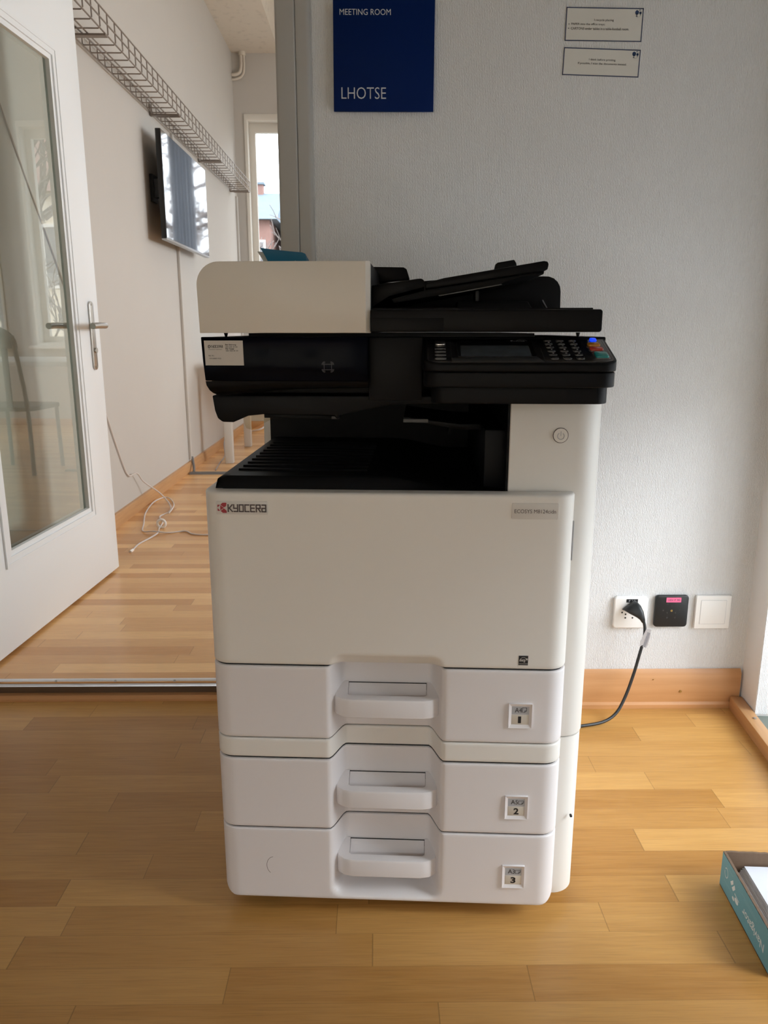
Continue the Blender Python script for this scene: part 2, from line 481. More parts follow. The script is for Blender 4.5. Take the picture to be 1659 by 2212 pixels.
# skirting of the printer wall
b = empty('baseboard_back', (0, YW, 0)); struct(b, 'beech skirting board along the foot of the printer wall')
MB().prism([(-.019, 0), (0, 0), (0, .108), (-.004, .110), (-.013, .098), (-.013, .017), (-.019, .011)], -.143, .985, 'x').build('board', m_base, b)
for (x, z, r) in ((.823, .048, .0035), (.747, .083, .0015)):
    MB().tube([(x, -.0128, z), (x, -.0148, z)], r, 10).build('screw', m_screw, b)

# right-hand side: short smooth return, window jamb, low kerb, tall window with the blind down
WN = -1.30      # near end of the side window, along the wall
AR = R(-5.7)                  # the side wall is not square to the printer wall
rw = empty('wall_right', (.993, YW, 0), AR); struct(rw, 'side wall with the tall window, right of the printer')
MB().prism([(0, .02), (0, -.105), (.34, -.105), (.34, .02)], 0, 2.75).build('return', m_return, rw)
MB().box(.0015, .34, -.107, -.105, .03, 2.75).build('jamb', m_jamb, rw)
MB().box(0, .34, -4.6, WN, 0, 2.75).build('pier', m_wall, rw)
MB().box(0, .34, WN, -.105, 2.35, 2.75).build('lintel', m_wall, rw)
kb = empty('baseboard_right', (.993, YW, 0), AR); struct(kb, 'low wooden kerb along the foot of the side window')
MB().box(-.034, -.002, -4.3, -.022, 0, .036, .002).build('kerb', m_basey, kb)
for y in (-.145, -.62): MB().tube([(-.014, y, .0355), (-.014, y, .038)], .0045, 10).build('screw', m_steel, kb)
w1 = empty('window_1', (.993, YW, 0), AR); struct(w1, 'tall side window right of the printer')
MB().box(0, .32, WN, -.107, -.02, .026, .003).build('window_sill', m_sillg, w1)
o1 = rrect(WN, -.107, .026, 2.35, 0); i1 = rrect(WN + .06, -.165, .08, 2.29, 0)
MB().ring(o1, i1, .22, .27, 'x').build('window_frame', m_wframe, w1)
MB().box(.243, .247, WN + .06, -.165, .08, 2.29).build('glass', m_wglass, w1)
bn = m_blind.node_tree; bp_ = bn.nodes['Principled BSDF']; bt = bn.nodes.new('ShaderNodeBsdfTranslucent'); bt.inputs[0].default_value = (.55, .56, .57, 1)
bm_ = bn.nodes.new('ShaderNodeMixShader'); bm_.inputs[0].default_value = .26
bn.links.new(bp_.outputs[0], bm_.inputs[1]); bn.links.new(bt.outputs[0], bm_.inputs[2]); bn.links.new(bm_.outputs[0], bn.nodes['Material Output'].inputs[0])
bl = empty('roller_blind', (.993, YW, 0), AR)
thing(bl, 'grey fabric roller blind let down over the upper half of the side window', 'blind')
MB().cyl((.17, WN + .02, 2.31), (.17, -.115, 2.31), .03).build('roller', m_blind, bl)
MB().grid([[(.199, WN + .02, 1.0), (.199, -.115, 1.0)], [(.199, WN + .02, 2.31), (.199, -.115, 2.31)]]).build('fabric', m_blind, bl)
MB().cyl((.199, WN + .02, 1.0), (.199, -.115, 1.0), .009).build('hem_bar', m_alu, bl)

# the rest of the corridor, behind the camera
struct(MB().box(-2.62, -2.5, -2.5, 2.05, 0, 2.75).build('wall_left', m_wall), 'left wall of the corridor')
struct(MB().box(-2.5, -2.4, -2.62, -2.5, 0, 2.75).box(.85, 1.2, -2.62, -2.5, 0, 2.75).box(-2.4, .85, -2.62, -2.5, 0, .2)
       .box(-2.4, .85, -2.62, -2.5, 2.05, 2.75).build('wall_front', m_wall), 'corridor wall behind the photographer')
struct(MB().box(-2.62, 1.6, -2.62, 2.05, 2.75, 2.85).build('ceiling', m_ceilc), 'corridor ceiling')
w2 = empty('window_2', (0, -2.56, 0)); struct(w2, 'unseen low wide window added behind the camera to light the printer front')  # unseen window, added and sized to brighten the printer front
MB().ring(rrect(-2.4, .85, .2, 2.05, 0), rrect(-2.34, .79, .26, 1.99, 0), -.03, .03, 'y').build('window_frame', m_wframe, w2)
MB().box(-2.34, .79, -.002, .002, .26, 1.99).build('glass', m_wglass, w2)

# meeting room shell
struct(MB().box(-1.42, XL, 2.05, 7.95, 0, 3.95).build('wall_meeting_left', m_wall2), 'long left wall of the meeting room with television')
struct(MB().box(3.6, 3.72, 2.05, 2.8, 0, 3.95).box(3.6, 3.72, 4.4, 5.2, 0, 3.95).box(3.6, 3.72, 6.8, 7.95, 0, 3.95).box(3.6, 3.72, 2.8, 6.8, 0, .85)
       .box(3.6, 3.72, 2.8, 6.8, 2.95, 3.95).build('wall_meeting_right', m_wall2), 'right wall of the meeting room')
struct(MB().box(-1.42, 3.72, 2.05, 2.12, 2.75, 3.95).box(.994, 3.72, 2.05, 2.12, 0, 2.75).build('wall_meeting_front', m_wall2), 'meeting room side of the printer wall')
holes = [(-1.21, -.10), (.75, 1.75), (2.05, 3.15)]
wb = MB(); xs = [-1.42] + [v for h in holes for v in h] + [3.72]
for i in range(0, len(xs), 2): wb.box(xs[i], xs[i + 1], YB, 8.0, 0, 3.95)
for (a, c) in holes: wb.box(a, c, YB, 8.0, 0, .85); wb.box(a, c, YB, 8.0, 2.935, 3.95)
struct(wb.build('wall_meeting_back', m_wall2), 'far window wall of the meeting room')
struct(MB().box(-1.42, 3.72, 2.05, 8.0, 3.80, 3.95).build('ceiling', m_ceil2), 'high white ceiling of the meeting room')
struct(MB().box(XL, -.865, 2.12, YB, 3.44, 3.80).build('trim_3', m_ceil), 'stained boxed-in ceiling soffit along the left wall')
for k, (a, c) in enumerate(holes):
    w = empty('window_%d' % (k + 3), (0, YB, 0)); struct(w, ('far window beside the cable tray', 'middle far window of the meeting room', 'right far window of the meeting room')[k])
    MB().ring(rrect(a, c, .85, 2.935, 0), rrect(a + .03, c - .03, .88, 2.88, 0), -.012, .09, 'y', .004).build('surround', m_wframe, w)
    MB().ring(rrect(a + .02, c - .02, .87, 2.89, 0), rrect(a + .085, c - .085, .94, 2.80, 0), .09, .15, 'y', .006).build('window_frame', m_wframe, w)
    MB().box(a + .085, c - .085, .118, .122, .94, 2.80).build('glass', m_wglass, w)
    MB().box(a - .03, c + .03, -.12, .09, .82, .85, .005).build('window_sill', m_wframe, w)
for k, (a, c) in enumerate(((2.8, 4.4), (5.2, 6.8))):
    w = empty('window_%d' % (k + 6), (3.6, 0, 0)); struct(w, 'unseen garden window added in the right wall to brighten the meeting room')  # unseen windows, added for the fill lamps
    MB().ring(rrect(a, c, .85, 2.95, 0), rrect(a + .07, c - .07, .92, 2.88, 0), .02, .08, 'x', .004).build('window_frame', m_wframe, w)
    MB().box(.048, .052, a + .07, c - .07, .92, 2.88).build('glass', m_wglass, w)
bb = empty('baseboard_left', (XL, 0, ZF)); struct(bb, 'beech skirting board along the meeting room wall')
MB().prism([(0, 0), (.018, 0), (.018, .058), (.013, .068), (0, .070)], 2.12, YB, 'y').build('board', m_basey, bb)
bb2 = empty('baseboard_far', (0, YB, ZF)); struct(bb2, 'beech skirting board under the far windows')
MB().prism([(-.018, 0), (0, 0), (0, .07), (-.013, .068), (-.018, .058)], XL + .018, 3.6, 'x').build('board', m_base, bb2)

# ------------------------------------------------------------------ glazed door, opened into the meeting room
DA = R(-2.87)
d = empty('door_1', (-1.056, 3.033, .055), DA); struct(d, 'white glazed door standing open into the meeting room')
# local: +x towards the viewer's room side (face at x=0), -y towards the hinges
DW, DH, T = 1.01, 2.14, .042


def dbox(mb, y0, y1, z0, z1, x0=-T, x1=0, bev=.003): return mb.box(x0, x1, -y1, -y0, z0, z1, bev)


lf = MB(); GY0, GY1, GZ0, GZ1 = .190, .835, .262, 1.850
lf.ring([(-DW, 0), (0, 0), (0, DH), (-DW, DH)], [(-GY1, GZ0), (-GY0, GZ0), (-GY0, GZ1), (-GY1, GZ1)], -T, 0, 'x', .003)
lf.build('leaf', m_doorp, d)
bd = MB()
for (o_, i_, xx) in ((0, .012, (-.004, .006)), (.012, .030, (-.004, .0035)), (.030, .046, (-.016, -.002))):
    bd.ring([(-GY1 - .008 + o_, GZ0 - .008 + o_), (-GY0 + .008 - o_, GZ0 - .008 + o_), (-GY0 + .008 - o_, GZ1 + .008 - o_), (-GY1 - .008 + o_, GZ1 + .008 - o_)],
            [(-GY1 - .008 + i_, GZ0 - .008 + i_), (-GY0 + .008 - i_, GZ0 - .008 + i_), (-GY0 + .008 - i_, GZ1 + .008 - i_), (-GY1 - .008 + i_, GZ1 + .008 - i_)],
            xx[0], xx[1], 'x')
bd.build('glazing_bead', m_doorp, d)
MB().box(-.0225, -.0195, -GY1 + .02, -GY0 - .02, GZ0 + .02, GZ1 - .02).build('glass_pane', m_glass, d)
for sgn in (1, -1):
    f0 = 0 if sgn > 0 else -T
    hp = MB().prism(rrect(-.094, -.058, .800, 1.050, .0179, 8), f0, f0 + sgn * .007, 'x', .0015).build('handle_plate', m_steel, d)
    MB().tube([(f0 + sgn * .006, -.076, .872), (f0 + sgn * .014, -.076, .872)], .010, 16).build('lock_cylinder', m_steel, hp)
    for zz in (.812, 1.038): MB().tube([(f0 + sgn * .006, -.076, zz), (f0 + sgn * .0085, -.076, zz)], .004, 10).build('screw', m_steel, hp)
    MB().tube(catmull([(f0 + sgn * .004, -.076, .962), (f0 + sgn * .038, -.076, .962), (f0 + sgn * .055, -.084, .962), (f0 + sgn * .060, -.105, .962), (f0 + sgn * .060, -.16, .962), (f0 + sgn * .059, -.205, .960)], 6), .0112, 14).build('lever', m_steel, hp)
for zz in (.25, 1.07, 1.9): MB().cyl((.006, -DW - .004, zz), (.006, -DW - .004, zz + .09), .008).build('hinge', m_steel, d)

# ------------------------------------------------------------------ the printer
PHI = R(-3.3)
pr = empty('multifunction_printer', (0, 1.152, 0), PHI)
thing(pr, 'large white and black office printer copier with three paper drawers standing on the parquet', 'printer')
X0, X1 = -.2715, .3065


def sstep(t): t = max(0, min(1, t)); return t * t * (3 - 2 * t)


def rsdf(x, z, x0, x1, z0, z1, r):
    """inside distance (positive inside) of a rounded rectangle"""
    cx, cz = (x0 + x1) / 2, (z0 + z1) / 2; qx = abs(x - cx) - (x1 - x0) / 2 + r; qz = abs(z - cz) - (z1 - z0) / 2 + r
    return -(min(max(qx, qz), 0) + sqrt(max(qx, 0) ** 2 + max(qz, 0) ** 2) - r)


def recess(x, z):
    s_ = rsdf(x, z, -.081, .112, .0345, .60, .022)
    ramp = .026
    lo = .05 * sstep(s_ / ramp)
    return lo


def doorlip(x, z):
    t = max(0, min(1, rsdf(x, z, -.077, .108, .40, .4905, .022) / .019))
    return .0150 * (t * .8 + .2 * sstep(t))


def front_panel(name, z0, z1, depth, mat, rc=.030, side=.095, rim=.0022, zfine=.004, x0=X0, x1=X1, parent=pr, rb=0.0, yo=.0):
    xs = []
    n = 8; path = [(x0, side, -1, 0)]
    for i in range(n + 1):
        a = R(180 + 90 * i / n); path.append((x0 + rc + rc * cos(a), rc + rc * sin(a), cos(a), sin(a)))
    xa, xb = x0 + rc, x1 - rc; k = int((xb - xa) / .0045)
    for i in range(1, k): path.append((xa + (xb - xa) * i / k, 0, 0, -1))
    for i in range(n + 1):
        a = R(270 + 90 * i / n); path.append((x1 - rc + rc * cos(a), rc + rc * sin(a), cos(a), sin(a)))
    path.append((x1, side, 1, 0))
    kz = max(2, int((z1 - z0 - 2 * rim) / zfine)); zs = [z0 + rim + (z1 - z0 - 2 * rim) * i / kz for i in range(kz + 1)]

    def row(z, inset, deep=0, zd=None):
        r = []
        for (x, y, nx, ny) in path:
            dd = depth(x, z if zd is None else zd) if ny < -.98 else 0
            r.append((x - nx * (inset + deep), y - ny * (inset + deep) + dd + yo, z))
        return r
    rows = [row(z0, rim, .022, z0 + rim), row(z0, rim, 0, z0 + rim), row(z0 + rim * .3, rim * .3, 0, z0 + rim)]
    rows += [row(z, 0) for z in zs]
    rows += [row(z1 - rim * .3, rim * .3, 0, z1 - rim), row(z1, rim, 0, z1 - rim), row(z1, rim, .022, z1 - rim)]
    if rb:   # rounded bottom corners seen from the front: lift verts near the ends
        for r_ in rows:
            for i, (x, y, z) in enumerate(r_):
                t = max(0, (abs(x - (x0 + x1) / 2) - ((x1 - x0) / 2 - rb)) / rb); t = min(t, 1)
                lift = rb * (1 - sqrt(max(0, 1 - t * t))) * max(0, 1 - (z - z0) / .09)
                r_[i] = (x, y, z + lift)
    return MB().grid(rows).build(name, mat, parent, 50)


G = .0011   # half of a seam
fd = front_panel('front_cover', .4704, .757, doorlip, m_body, rim=.004)
DR = [(.3385, .4687, 'drawer'), (.1687, .3008, 'drawer'), (.0285, .1676, 'drawer')]
drawers = []
for i, (a, b_, nm) in enumerate(DR):
    a_, c_ = a + G, b_ - G
    drawers.append(front_panel('drawer', a_, c_, recess, m_drawer, rb=.022 if i == 2 else 0))
for zz, hh in ((.4694, .0055), (.338, .0040), (.3016, .0055), (.1681, .0045)):  # near-black strips behind the seams, standing in for the shade there
    front_panel('seam_shade', zz - hh, zz + hh, (lambda x, z: doorlip(x, .476) if False else recess(x, z)) if zz < .46 else (lambda x, z: recess(x, .46)), m_dark, rc=.026, x0=X0 + .004, x1=X1 - .004, yo=.0045)
front_panel('spacer_strip', .3024 + G, .3376, recess, m_body)
# drawer handles: a bridge across the recess with a finger slot
for dr, zt in zip(drawers, (.4115, .2430, .1090)):
    outer = [(-.074, .050), (-.0735, .026), (-.068, .012), (-.058, .004), (-.044, .0005), (.076, .0005), (.090, .004), (.100, .012), (.1055, .026), (.106, .050)]
    outer2 = outer
    inner = [(-.050, .0485), (-.050, .040), (-.050, .030), (-.0495, .0185), (-.046, .0155), (.078, .0155), (.0815, .0185), (.082, .030), (.082, .040), (.082, .0485)]
    mb = MB()
    def hz(x, y): return zt + .010 * sstep((y - .012) / .036)
    rows = []
    lo = .034
    Lp = []
    for poly, f, ins in ((outer, 'b', .002), (outer, 'b1', 0), (outer, 't0', 0), (outer, 't1', .0013), (outer, 't', .0042), (inner, 't', 0), (inner, 'b', 0)):
        vs = []
        cxm = .016
        for (x, y) in poly:
            if f == 't': xx = x + (cxm - x) / abs(cxm - x) * ins * .8 if ins else x; yy = y + (ins if (ins and y < .03) else 0); z = hz(x, y)
            elif f == 't0': xx, yy, z = x, y, hz(x, y) - .0048
            elif f == 't1': xx = x + (cxm - x) / abs(cxm - x) * ins * .8; yy = y + (ins if y < .03 else 0); z = hz(x, y) - .0014
            elif f == 'b1': xx, yy, z = x, y, zt - lo + .002
            else: xx = x + (cxm - x) / abs(cxm - x) * ins; yy = y + (ins if y < .03 else 0); z = zt - lo
            vs.append(mb.bm.verts.new((xx, yy, z)))
        Lp.append(vs)
    for A, B in zip(Lp, Lp[1:] + Lp[:1]):
        for i in range(len(A) - 1): mb.bm.faces.new((A[i], A[i + 1], B[i + 1], B[i]))
    bmesh.ops.recalc_face_normals(mb.bm, faces=mb.bm.faces[:])
    h = mb.build('handle', m_drawer, dr, 34)
    MB().prism([(.0165, zt - .0165), (.0482, zt + .0074), (.0482, zt + .0050), (.0165, zt - .0190)], -.0494, .0814, 'x').build('finger_cup', m_drawer, h)
    MB().box(-.050, .082, .0482, .0494, zt - .004, zt + .0085).build('cup_shade', m_dark, h)  # near-black strip: shade at the back of the slot put into colour

# paper size windows on the drawers
def on(yl): return lambda u, v: (u, yl, v)


for dr, (zb, zt_), size, num, orient in zip(drawers, ((.3685, .4115), (.2000, .2430), (.0660, .1090)), ('A4', 'A5', 'A3'), '123', 'pll'):
    xa, xb = .215, .2525; O = rrect(xa, xb, zb, zt_, .0008, 2); I = rrect(xa + .005, xb - .0045, zb + .0055, zt_ - .0055, .0004, 2)
    mb = MB(); Ls = []
    for poly, y in ((rrect(xa - .0006, xb + .0006, zb - .0006, zt_ + .0006, .001, 2), .0004), (O, -.0030), (I, -.0002)):
        Ls.append([mb.bm.verts.new((u, y, v)) for u, v in poly])
    n_ = len(Ls[0])
    for A, B in zip(Ls, Ls[1:]):
        for i in range(n_): mb.bm.faces.new((A[i], A[(i + 1) % n_], B[(i + 1) % n_], B[i]))
    w = mb.build('size_window', m_drawer, dr, 30)
    zm = zb + (zt_ - zb) * .545
    xa2, xb2 = xa + .005, xb - .0045
    lb = MB().box(xa2, xb2, -.0004, .0005, zm, zt_ - .0055).build('size_label', m_label, w)
    text('lettering', size, on(-.0007), xa2 + .0050, xa2 + .0165, zm + .0036, zm + .0118, m_ink, lb)
    pw, ph = (.0062, .0082) if orient == 'p' else (.0085, .0062)
    px, pz = xa2 + .0175, zm + .0040; f_ = .0028
    flat('paper_symbol', strokes([[(px, pz), (px, pz + ph), (px + pw, pz + ph), (px + pw, pz + f_), (px + pw - f_, pz), (px, pz)],
                                  [(px + pw, pz + f_), (px + pw - f_, pz + f_), (px + pw - f_, pz)]], .0007), on(-.0007), m_ink, lb)
    nb = MB().box(xa2, xb2, -.0006, .0005, zb + .0055, zm - .0008, .0003).build('number_plate', m_numplate, w)
    cx = (xa2 + xb2) / 2
    text('lettering', num, on(-.0009), cx - (.0034 if num == '1' else .0042), cx + (.0016 if num == '1' else .0044), zb + .0082, zm - .0032, m_ink, nb, .035)

# kyocera lettering, angular strokes in a 0..1 cell grid
def kyo(x0, z0, h, w, gap, sw):
    Ls = {'K': [[(0, 0), (0, 1)], [(.9, 1), (.25, .5), (.9, 0)], [(0, .5), (.25, .5)]],
          'Y': [[(0, 1), (0, .48), (.85, .48)], [(.85, 1), (.85, 0), (.05, 0)]],
          'O': [[(0, 0), (0, 1), (.85, 1), (.85, 0), (0, 0)]],
          'C': [[(.85, 1), (0, 1), (0, 0), (.85, 0)]],
          'E': [[(.85, 1), (0, 1), (0, 0), (.85, 0)], [(0, .52), (.75, .52)]],
          'R': [[(0, 0), (0, 1), (.85, 1), (.85, .5), (0, .5)], [(.4, .5), (.85, 0)]],
          'A': [[(.05, 1), (.85, 1), (.85, 0), (0, 0), (0, .5), (.85, .5)]]}
    out = []
    for i, c in enumerate('KYOCERA'):
        for ln in Ls[c]: out.append([(x0 + i * (w + gap) + u * w, z0 + v * h) for u, v in ln])
    return strokes(out, sw)


def kmark(x0, z0, w, h):
    P = lambda pts: [(x0 + u * w, z0 + v * h) for u, v in pts]
    red = [P([(0, .52), (0, .80), (.30, .80)]), P([(0, .48), (0, .20), (.30, .20)]),
           P([(.33, .80), (.56, 1), (1, 1), (1, .80), (.84, .66)]), P([(.33, .80), (.84, .66), (.70, .55)]),
           P([(.33, .20), (.70, .45), (.84, .34)]), P([(.33, .20), (.84, .34), (1, .20), (1, 0), (.56, 0)]),
           P([(.30, .76), (.70, .50), (.30, .24), (.30, .34), (.30, .66)]), P([(.70, .53), (1, .70), (1, .76), (.80, .66)])]
    white = [P([(.30, .72), (.06, .50), (.30, .28)])]
    return red, white


bdg = MB().prism(rrect(-.249, -.168, .7215, .7425, .002, 4), -.0012, .001, 'y', .0004).build('maker_badge', m_greyplate, fd)
red, white = kmark(-.2465, .7240, .0142, .0162)
flat('maker_mark', red, on(-.0016), m_red, bdg); flat('maker_mark', white, on(-.0019), m_greyplate, bdg)
flat('lettering', kyo(-.2298, .7265, .0105, .0070, .0018, .0021), on(-.0016), m_char, bdg)
bd2 = MB().prism(rrect(.2075, .2785, .7190, .7440, .002, 4), -.0010, .001, 'y', .0004).build('model_badge', m_greyplate, fd)
text('lettering', 'ECOSYS M8124cidn', on(-.0014), .2115, .2742, .7285, .7345, m_char, bd2, 0)
es = MB().box(.2275, .2425, -.0006, .0005, .4785, .4945).build('energy_badge', m_ink, fd)
arc = [(.2285 + .0065 + .0062 * cos(R(a)), .4835 + .0085 * sin(R(a))) for a in range(20, 165, 12)]
flat('energy_mark', strokes([arc, [(.2280, .4810), (.2420, .4810)]], .0005), on(-.0009), m_greyplate, es)
text('lettering', 'energy', on(-.0009), .2290, .2385, .4835, .4885, m_greyplate, es, .01)
st = [(.2405 + .0022 * (1 if k % 2 == 0 else .42) * sin(k * pi / 5), .4890 + .0022 * (1 if k % 2 == 0 else .42) * cos(k * pi / 5)) for k in range(10)]
flat('energy_mark', [st], on(-.0009), m_greyplate, es)
# pen scratch on drawer 3 and a scuff
flat('scuff_mark', strokes([[(-.180 + .012 * cos(R(a)), .094 + .017 * sin(R(a))) for a in range(95, 250, 12)]], .0007), on(-.0003), m_char, drawers[2])

# carcass behind the fronts
MB().prism(rrect(X0 + .002, .300, .078, .60, (.02, 0, .006, .006)), .340, .752, 'z').build('main_body', m_body, pr)
MB().prism(rrect(X0 + .002, .300, .078, .60, (.02, 0, .006, .006)), .034, .336, 'z').build('feeder_body', m_body, pr)
cl = MB().prism(rrect(.2035, .348, .030, .60, (.002, .042, .008, 0), 10), .337, .8935, 'z', .0015).build('side_column', m_body, pr)
MB().prism(rrect(.210, .340, .034, .59, (.002, .040, .008, 0), 10), .8935, .8965, 'z').build('column_gap', m_dark, cl)
lc = MB().prism(rrect(.250, .346, .030, .60, (.002, .040, .008, 0), 10), .0315, .335).bm
es_ = [e for e in lc.edges if all(abs(v.co.z - .0315) < 1e-5 for v in e.verts)]
bmesh.ops.bevel(lc, geom=es_, offset=.014, segments=5, affect='EDGES', profile=.5, clamp_overlap=True)
bmv = MB(); bmv.bm = lc; fcol = bmv.build('feeder_column', m_body, pr)
MB().tube([(.3325, .0335, .187), (.3325, .029, .187)], .0022, 8).build('stop_pin', m_dark, fcol)
# small latch recess on the right edge of the front cover
MB().prism(rrect(.6905, .7125, .630, .700, .004, 4), .3045, .3068, 'x').bm.free()
MB().box(.3052, .3072, .020, .024, .648, .712, .0005).build('side_slot', m_label, fd)
MB().box(.3055, .3074, .028, .031, .655, .705, .0005).build('side_slot', m_label, fd)
# power key
pk = MB().tube([(.2805, .030, .8440), (.2805, .0275, .8440)], .0108, 32).build('power_key', m_body, cl)
MB().ring([(.2805 + .0118 * cos(2 * pi * k / 32), .844 + .0118 * sin(2 * pi * k / 32)) for k in range(32)],
          [(.2805 + .0108 * cos(2 * pi * k / 32), .844 + .0108 * sin(2 * pi * k / 32)) for k in range(32)], .0288, .0305, 'y').build('key_gap', m_char, pk)
flat('power_symbol', strokes([[(.2805 + .0050 * cos(R(a)), .8432 + .0050 * sin(R(a))) for a in range(125, 416, 15)], [(.2805, .8440), (.2805, .8500)]], .0011), on(.0271), m_label, pk)  # relief symbol, its shade drawn as grey strokes
# plinth and castors
MB().prism(rrect(-.165, .236, .012, .58, .012, 4), .019, .031, 'z', .003).build('plinth', m_drawer, pr)
for x in (-.20, .27):
    for y in (.10, .53):
        MB().cyl((x - .011, y, .0175), (x + .011, y, .0175), .0172, 20).box(x - .014, x + .014, y - .016, y + .016, .0245, .036).build('castor', m_blackm, pr)

# output tray, cavity walls
tr = MB()
rows = []
for j in range(36):
    y = .030 + .010 * min(1, j / 2) if j < 2 else .040 + (.455) * (j - 2) / 33
    row = []
    for i in range(60):
        x = -.252 + i / 59 * (.454)
        t = sstep((x - .005) / .13); z = .7755 - .0195 * t - .0 * y
        if j == 0: z = .7565; x2 = x - .004 if i == 0 else x
        elif j == 1: z = z - .004 if z > .762 else z; x2 = x
        else: x2 = x
        if i == 0 and j > 0: z -= .003
        row.append((x2, y if j else .0285, z))
    rows.append(row)
tr.grid(rows)
tr.grid([[(-.257, y, .7545) for y in (.0285, .495)], [(-.252, y, .7725) for y in (.0285, .495)]])
tray = tr.build('output_tray', m_blackm, pr)
for k in range(10):
    y = .088 + k * .034; xr = -.222 - .0005 * k
    MB().prism([(y - .0022, .7750), (y, .7785), (y + .0022, .7750)], -.232 + .0, -.02, 'x').build('tray_rib', m_blackm, tray)
MB().box(-.257, .2035, .495, .52, .752, .905).build('cavity_wall', m_blackm, pr)
rb_ = MB().prism([(-.272, .5), (-.257, .5), (.348, .5), (.348, .60), (-.272, .60)], .752, .905).build('rear_body', m_body, pr)
MB().box(.168, .2030, .060, .495, .755, .848, .002).build('exit_housing', m_black, pr)
MB().box(.200, .2034, .032, .495, .755, .893).build('cavity_side', m_black, pr)
MB().prism([(.039, .8635), (.042, .8555), (.079, .8515), (.134, .8430), (.165, .8430), (.165, .852), (.13, .852), (.08, .858)], .10, .30, 'y', .001).build('exit_guide', m_black, pr)
MB().box(.039, .079, .096, .0995, .8548, .8600).build('exit_lip', m_wrist0, pr)  # lighter grey strip, a lit edge put into the colour
MB().prism([(.119, .842), (.124, .843), (.117, .822), (.115, .822)], .20, .23, 'y').build('exit_lever', m_black, pr)
# job separator tray hanging under the scanner
jt = MB().prism([(-.2525, .903), (-.2495, .880), (-.2455, .868), (-.2385, .8625), (-.2215, .8620), (-.198, .872), (-.175, .8745), (-.065, .873), (-.062, .868), (-.058, .868), (-.058, .8735), (.02, .890), (.2, .893), (.2, .903)], .022, .30, 'y', .002).build('job_tray', m_black, pr)
MB().prism([(-.178, .8665), (-.060, .8655), (-.060, .8700), (-.178, .8735)], .046, .052, 'y', .0008).build('tray_edge', m_black, jt)
MB().prism([(-.072, .8650), (-.060, .8655), (-.060, .8700), (-.072, .8700)], .045, .052, 'y', .0008).build('tray_tip', m_wrist0, jt)  # lighter grey end: the lit edge put into the colour
MB().prism([(-.236, .872), (-.2345, .845), (-.231, .837), (-.222, .8345), (-.170, .8615), (-.170, .872)], .150, .1525, 'y', .0006).build('stop_flap', m_clear, jt)

# scanner unit
sc = MB().prism([(-.2555, .034), (.0685, .034), (.0685, .054), (.345, .054), (.345, .57), (-.2555, .57)], .906, .9905, 'z', .002).build('scanner', m_black, pr)
MB().box(-.012, .0685, .018, .036, .8965, .9905, .002).build('scanner_front', m_black, pr)
MB().box(.203, .345, .034, .57, .8965, .908).build('scanner_foot', m_black, pr)
fa = MB().prism([(-.2592, .9905), (-.2578, .955), (-.2555, .9265), (-.0118, .9265), (-.0118, .9905)], 0, .036, 'y', .0014).build('scanner_fascia', m_piano, pr)
fl = MB()
prof = [(.0005, .9262), (.0012, .921), (.0045, .9150), (.010, .9115), (.020, .909)]
outl = []
for (y, z) in prof:
    k = (.9262 - z) / .0172
    outl.append([(-.2553 + .0105 * k * k, y, .9262 - .0215 * k), (-.235, y, .9262 - .0222 * k), (-.18, y, .9262 - .0175 * k), (-.12, y, .9262 - .013 * k), (-.0122, y, .9262 - .0108 * k)])
fl.grid(outl); fl.build('fascia_lip', m_black, pr)
# card reader sign on the fascia
cxn, czn = -.071, .9472
ic = [[(cxn - .0055, czn - .0040), (cxn + .0055, czn - .0040), (cxn + .0055, czn + .0040), (cxn - .0055, czn + .0040), (cxn - .0055, czn - .0040)]]
for sx_ in (-1, 1):
    for sz_ in (-1, 1):
        for rr in (.0030, .0046):
            ic.append([(cxn + sx_ * (.0042 + rr * cos(R(a))), czn + sz_ * (.0030 + rr * sin(R(a)))) for a in range(5, 95, 17)])
flat('card_symbol', strokes(ic, .00042), on(-.0004), m_iconline, fa)
stk = flat('service_sticker', [[(-.2535, .9493), (-.1960, .9493), (-.1965, .9853), (-.2545, .9853)]], on(-.0007), m_sticker, fa)
z_ = .9745
flat('lettering', kyo(-.2452, .9752, .0032, .0022, .00055, .0006), on(-.0009), m_ink, stk)
kr, kw = kmark(-.2495, .9742, .0035, .0048); flat('maker_mark', kr, on(-.0009), m_char, stk)
for body, a, c, z0, z1, wgt in (('Document Solutions', -.2480, -.2278, .9718, .9733, 0), ('Bei Störung', -.2228, -.2065, .9778, .9804, .03), ('044 908 49 80', -.2226, -.2046, .9752, .9771, .004),
                                ('Für Toner', -.2224, -.2094, .9722, .9747, .03), ('044 908 49 49', -.2222, -.2040, .9695, .9714, .004), ('Ref. Nr.:', -.2482, -.2395, .9625, .9645, .01), ('VXX8401922', -.2476, -.2298, .9583, .9604, .004)):
    text('lettering', body, on(-.0009), a, c, z0, z1, m_ink, stk, wgt)

# control panel
PA, PB = (-.05, .955), (.05, .987)
PL = sqrt((PB[0] - PA[0]) ** 2 + (PB[1] - PA[1]) ** 2); PT = ((PB[0] - PA[0]) / PL, (PB[1] - PA[1]) / PL); PN = (-PT[1], PT[0])


def onp(h):
    return lambda u, v: (u, PA[0] + PT[0] * v + PN[0] * h, PA[1] + PT[1] * v + PN[1] * h)


def ztop(y): return PA[1] + (y - PA[0]) * PT[1] / PT[0]


plan = rrect(.069, .3425, -.052, .052, (.024, .024, .004, .004), 8)


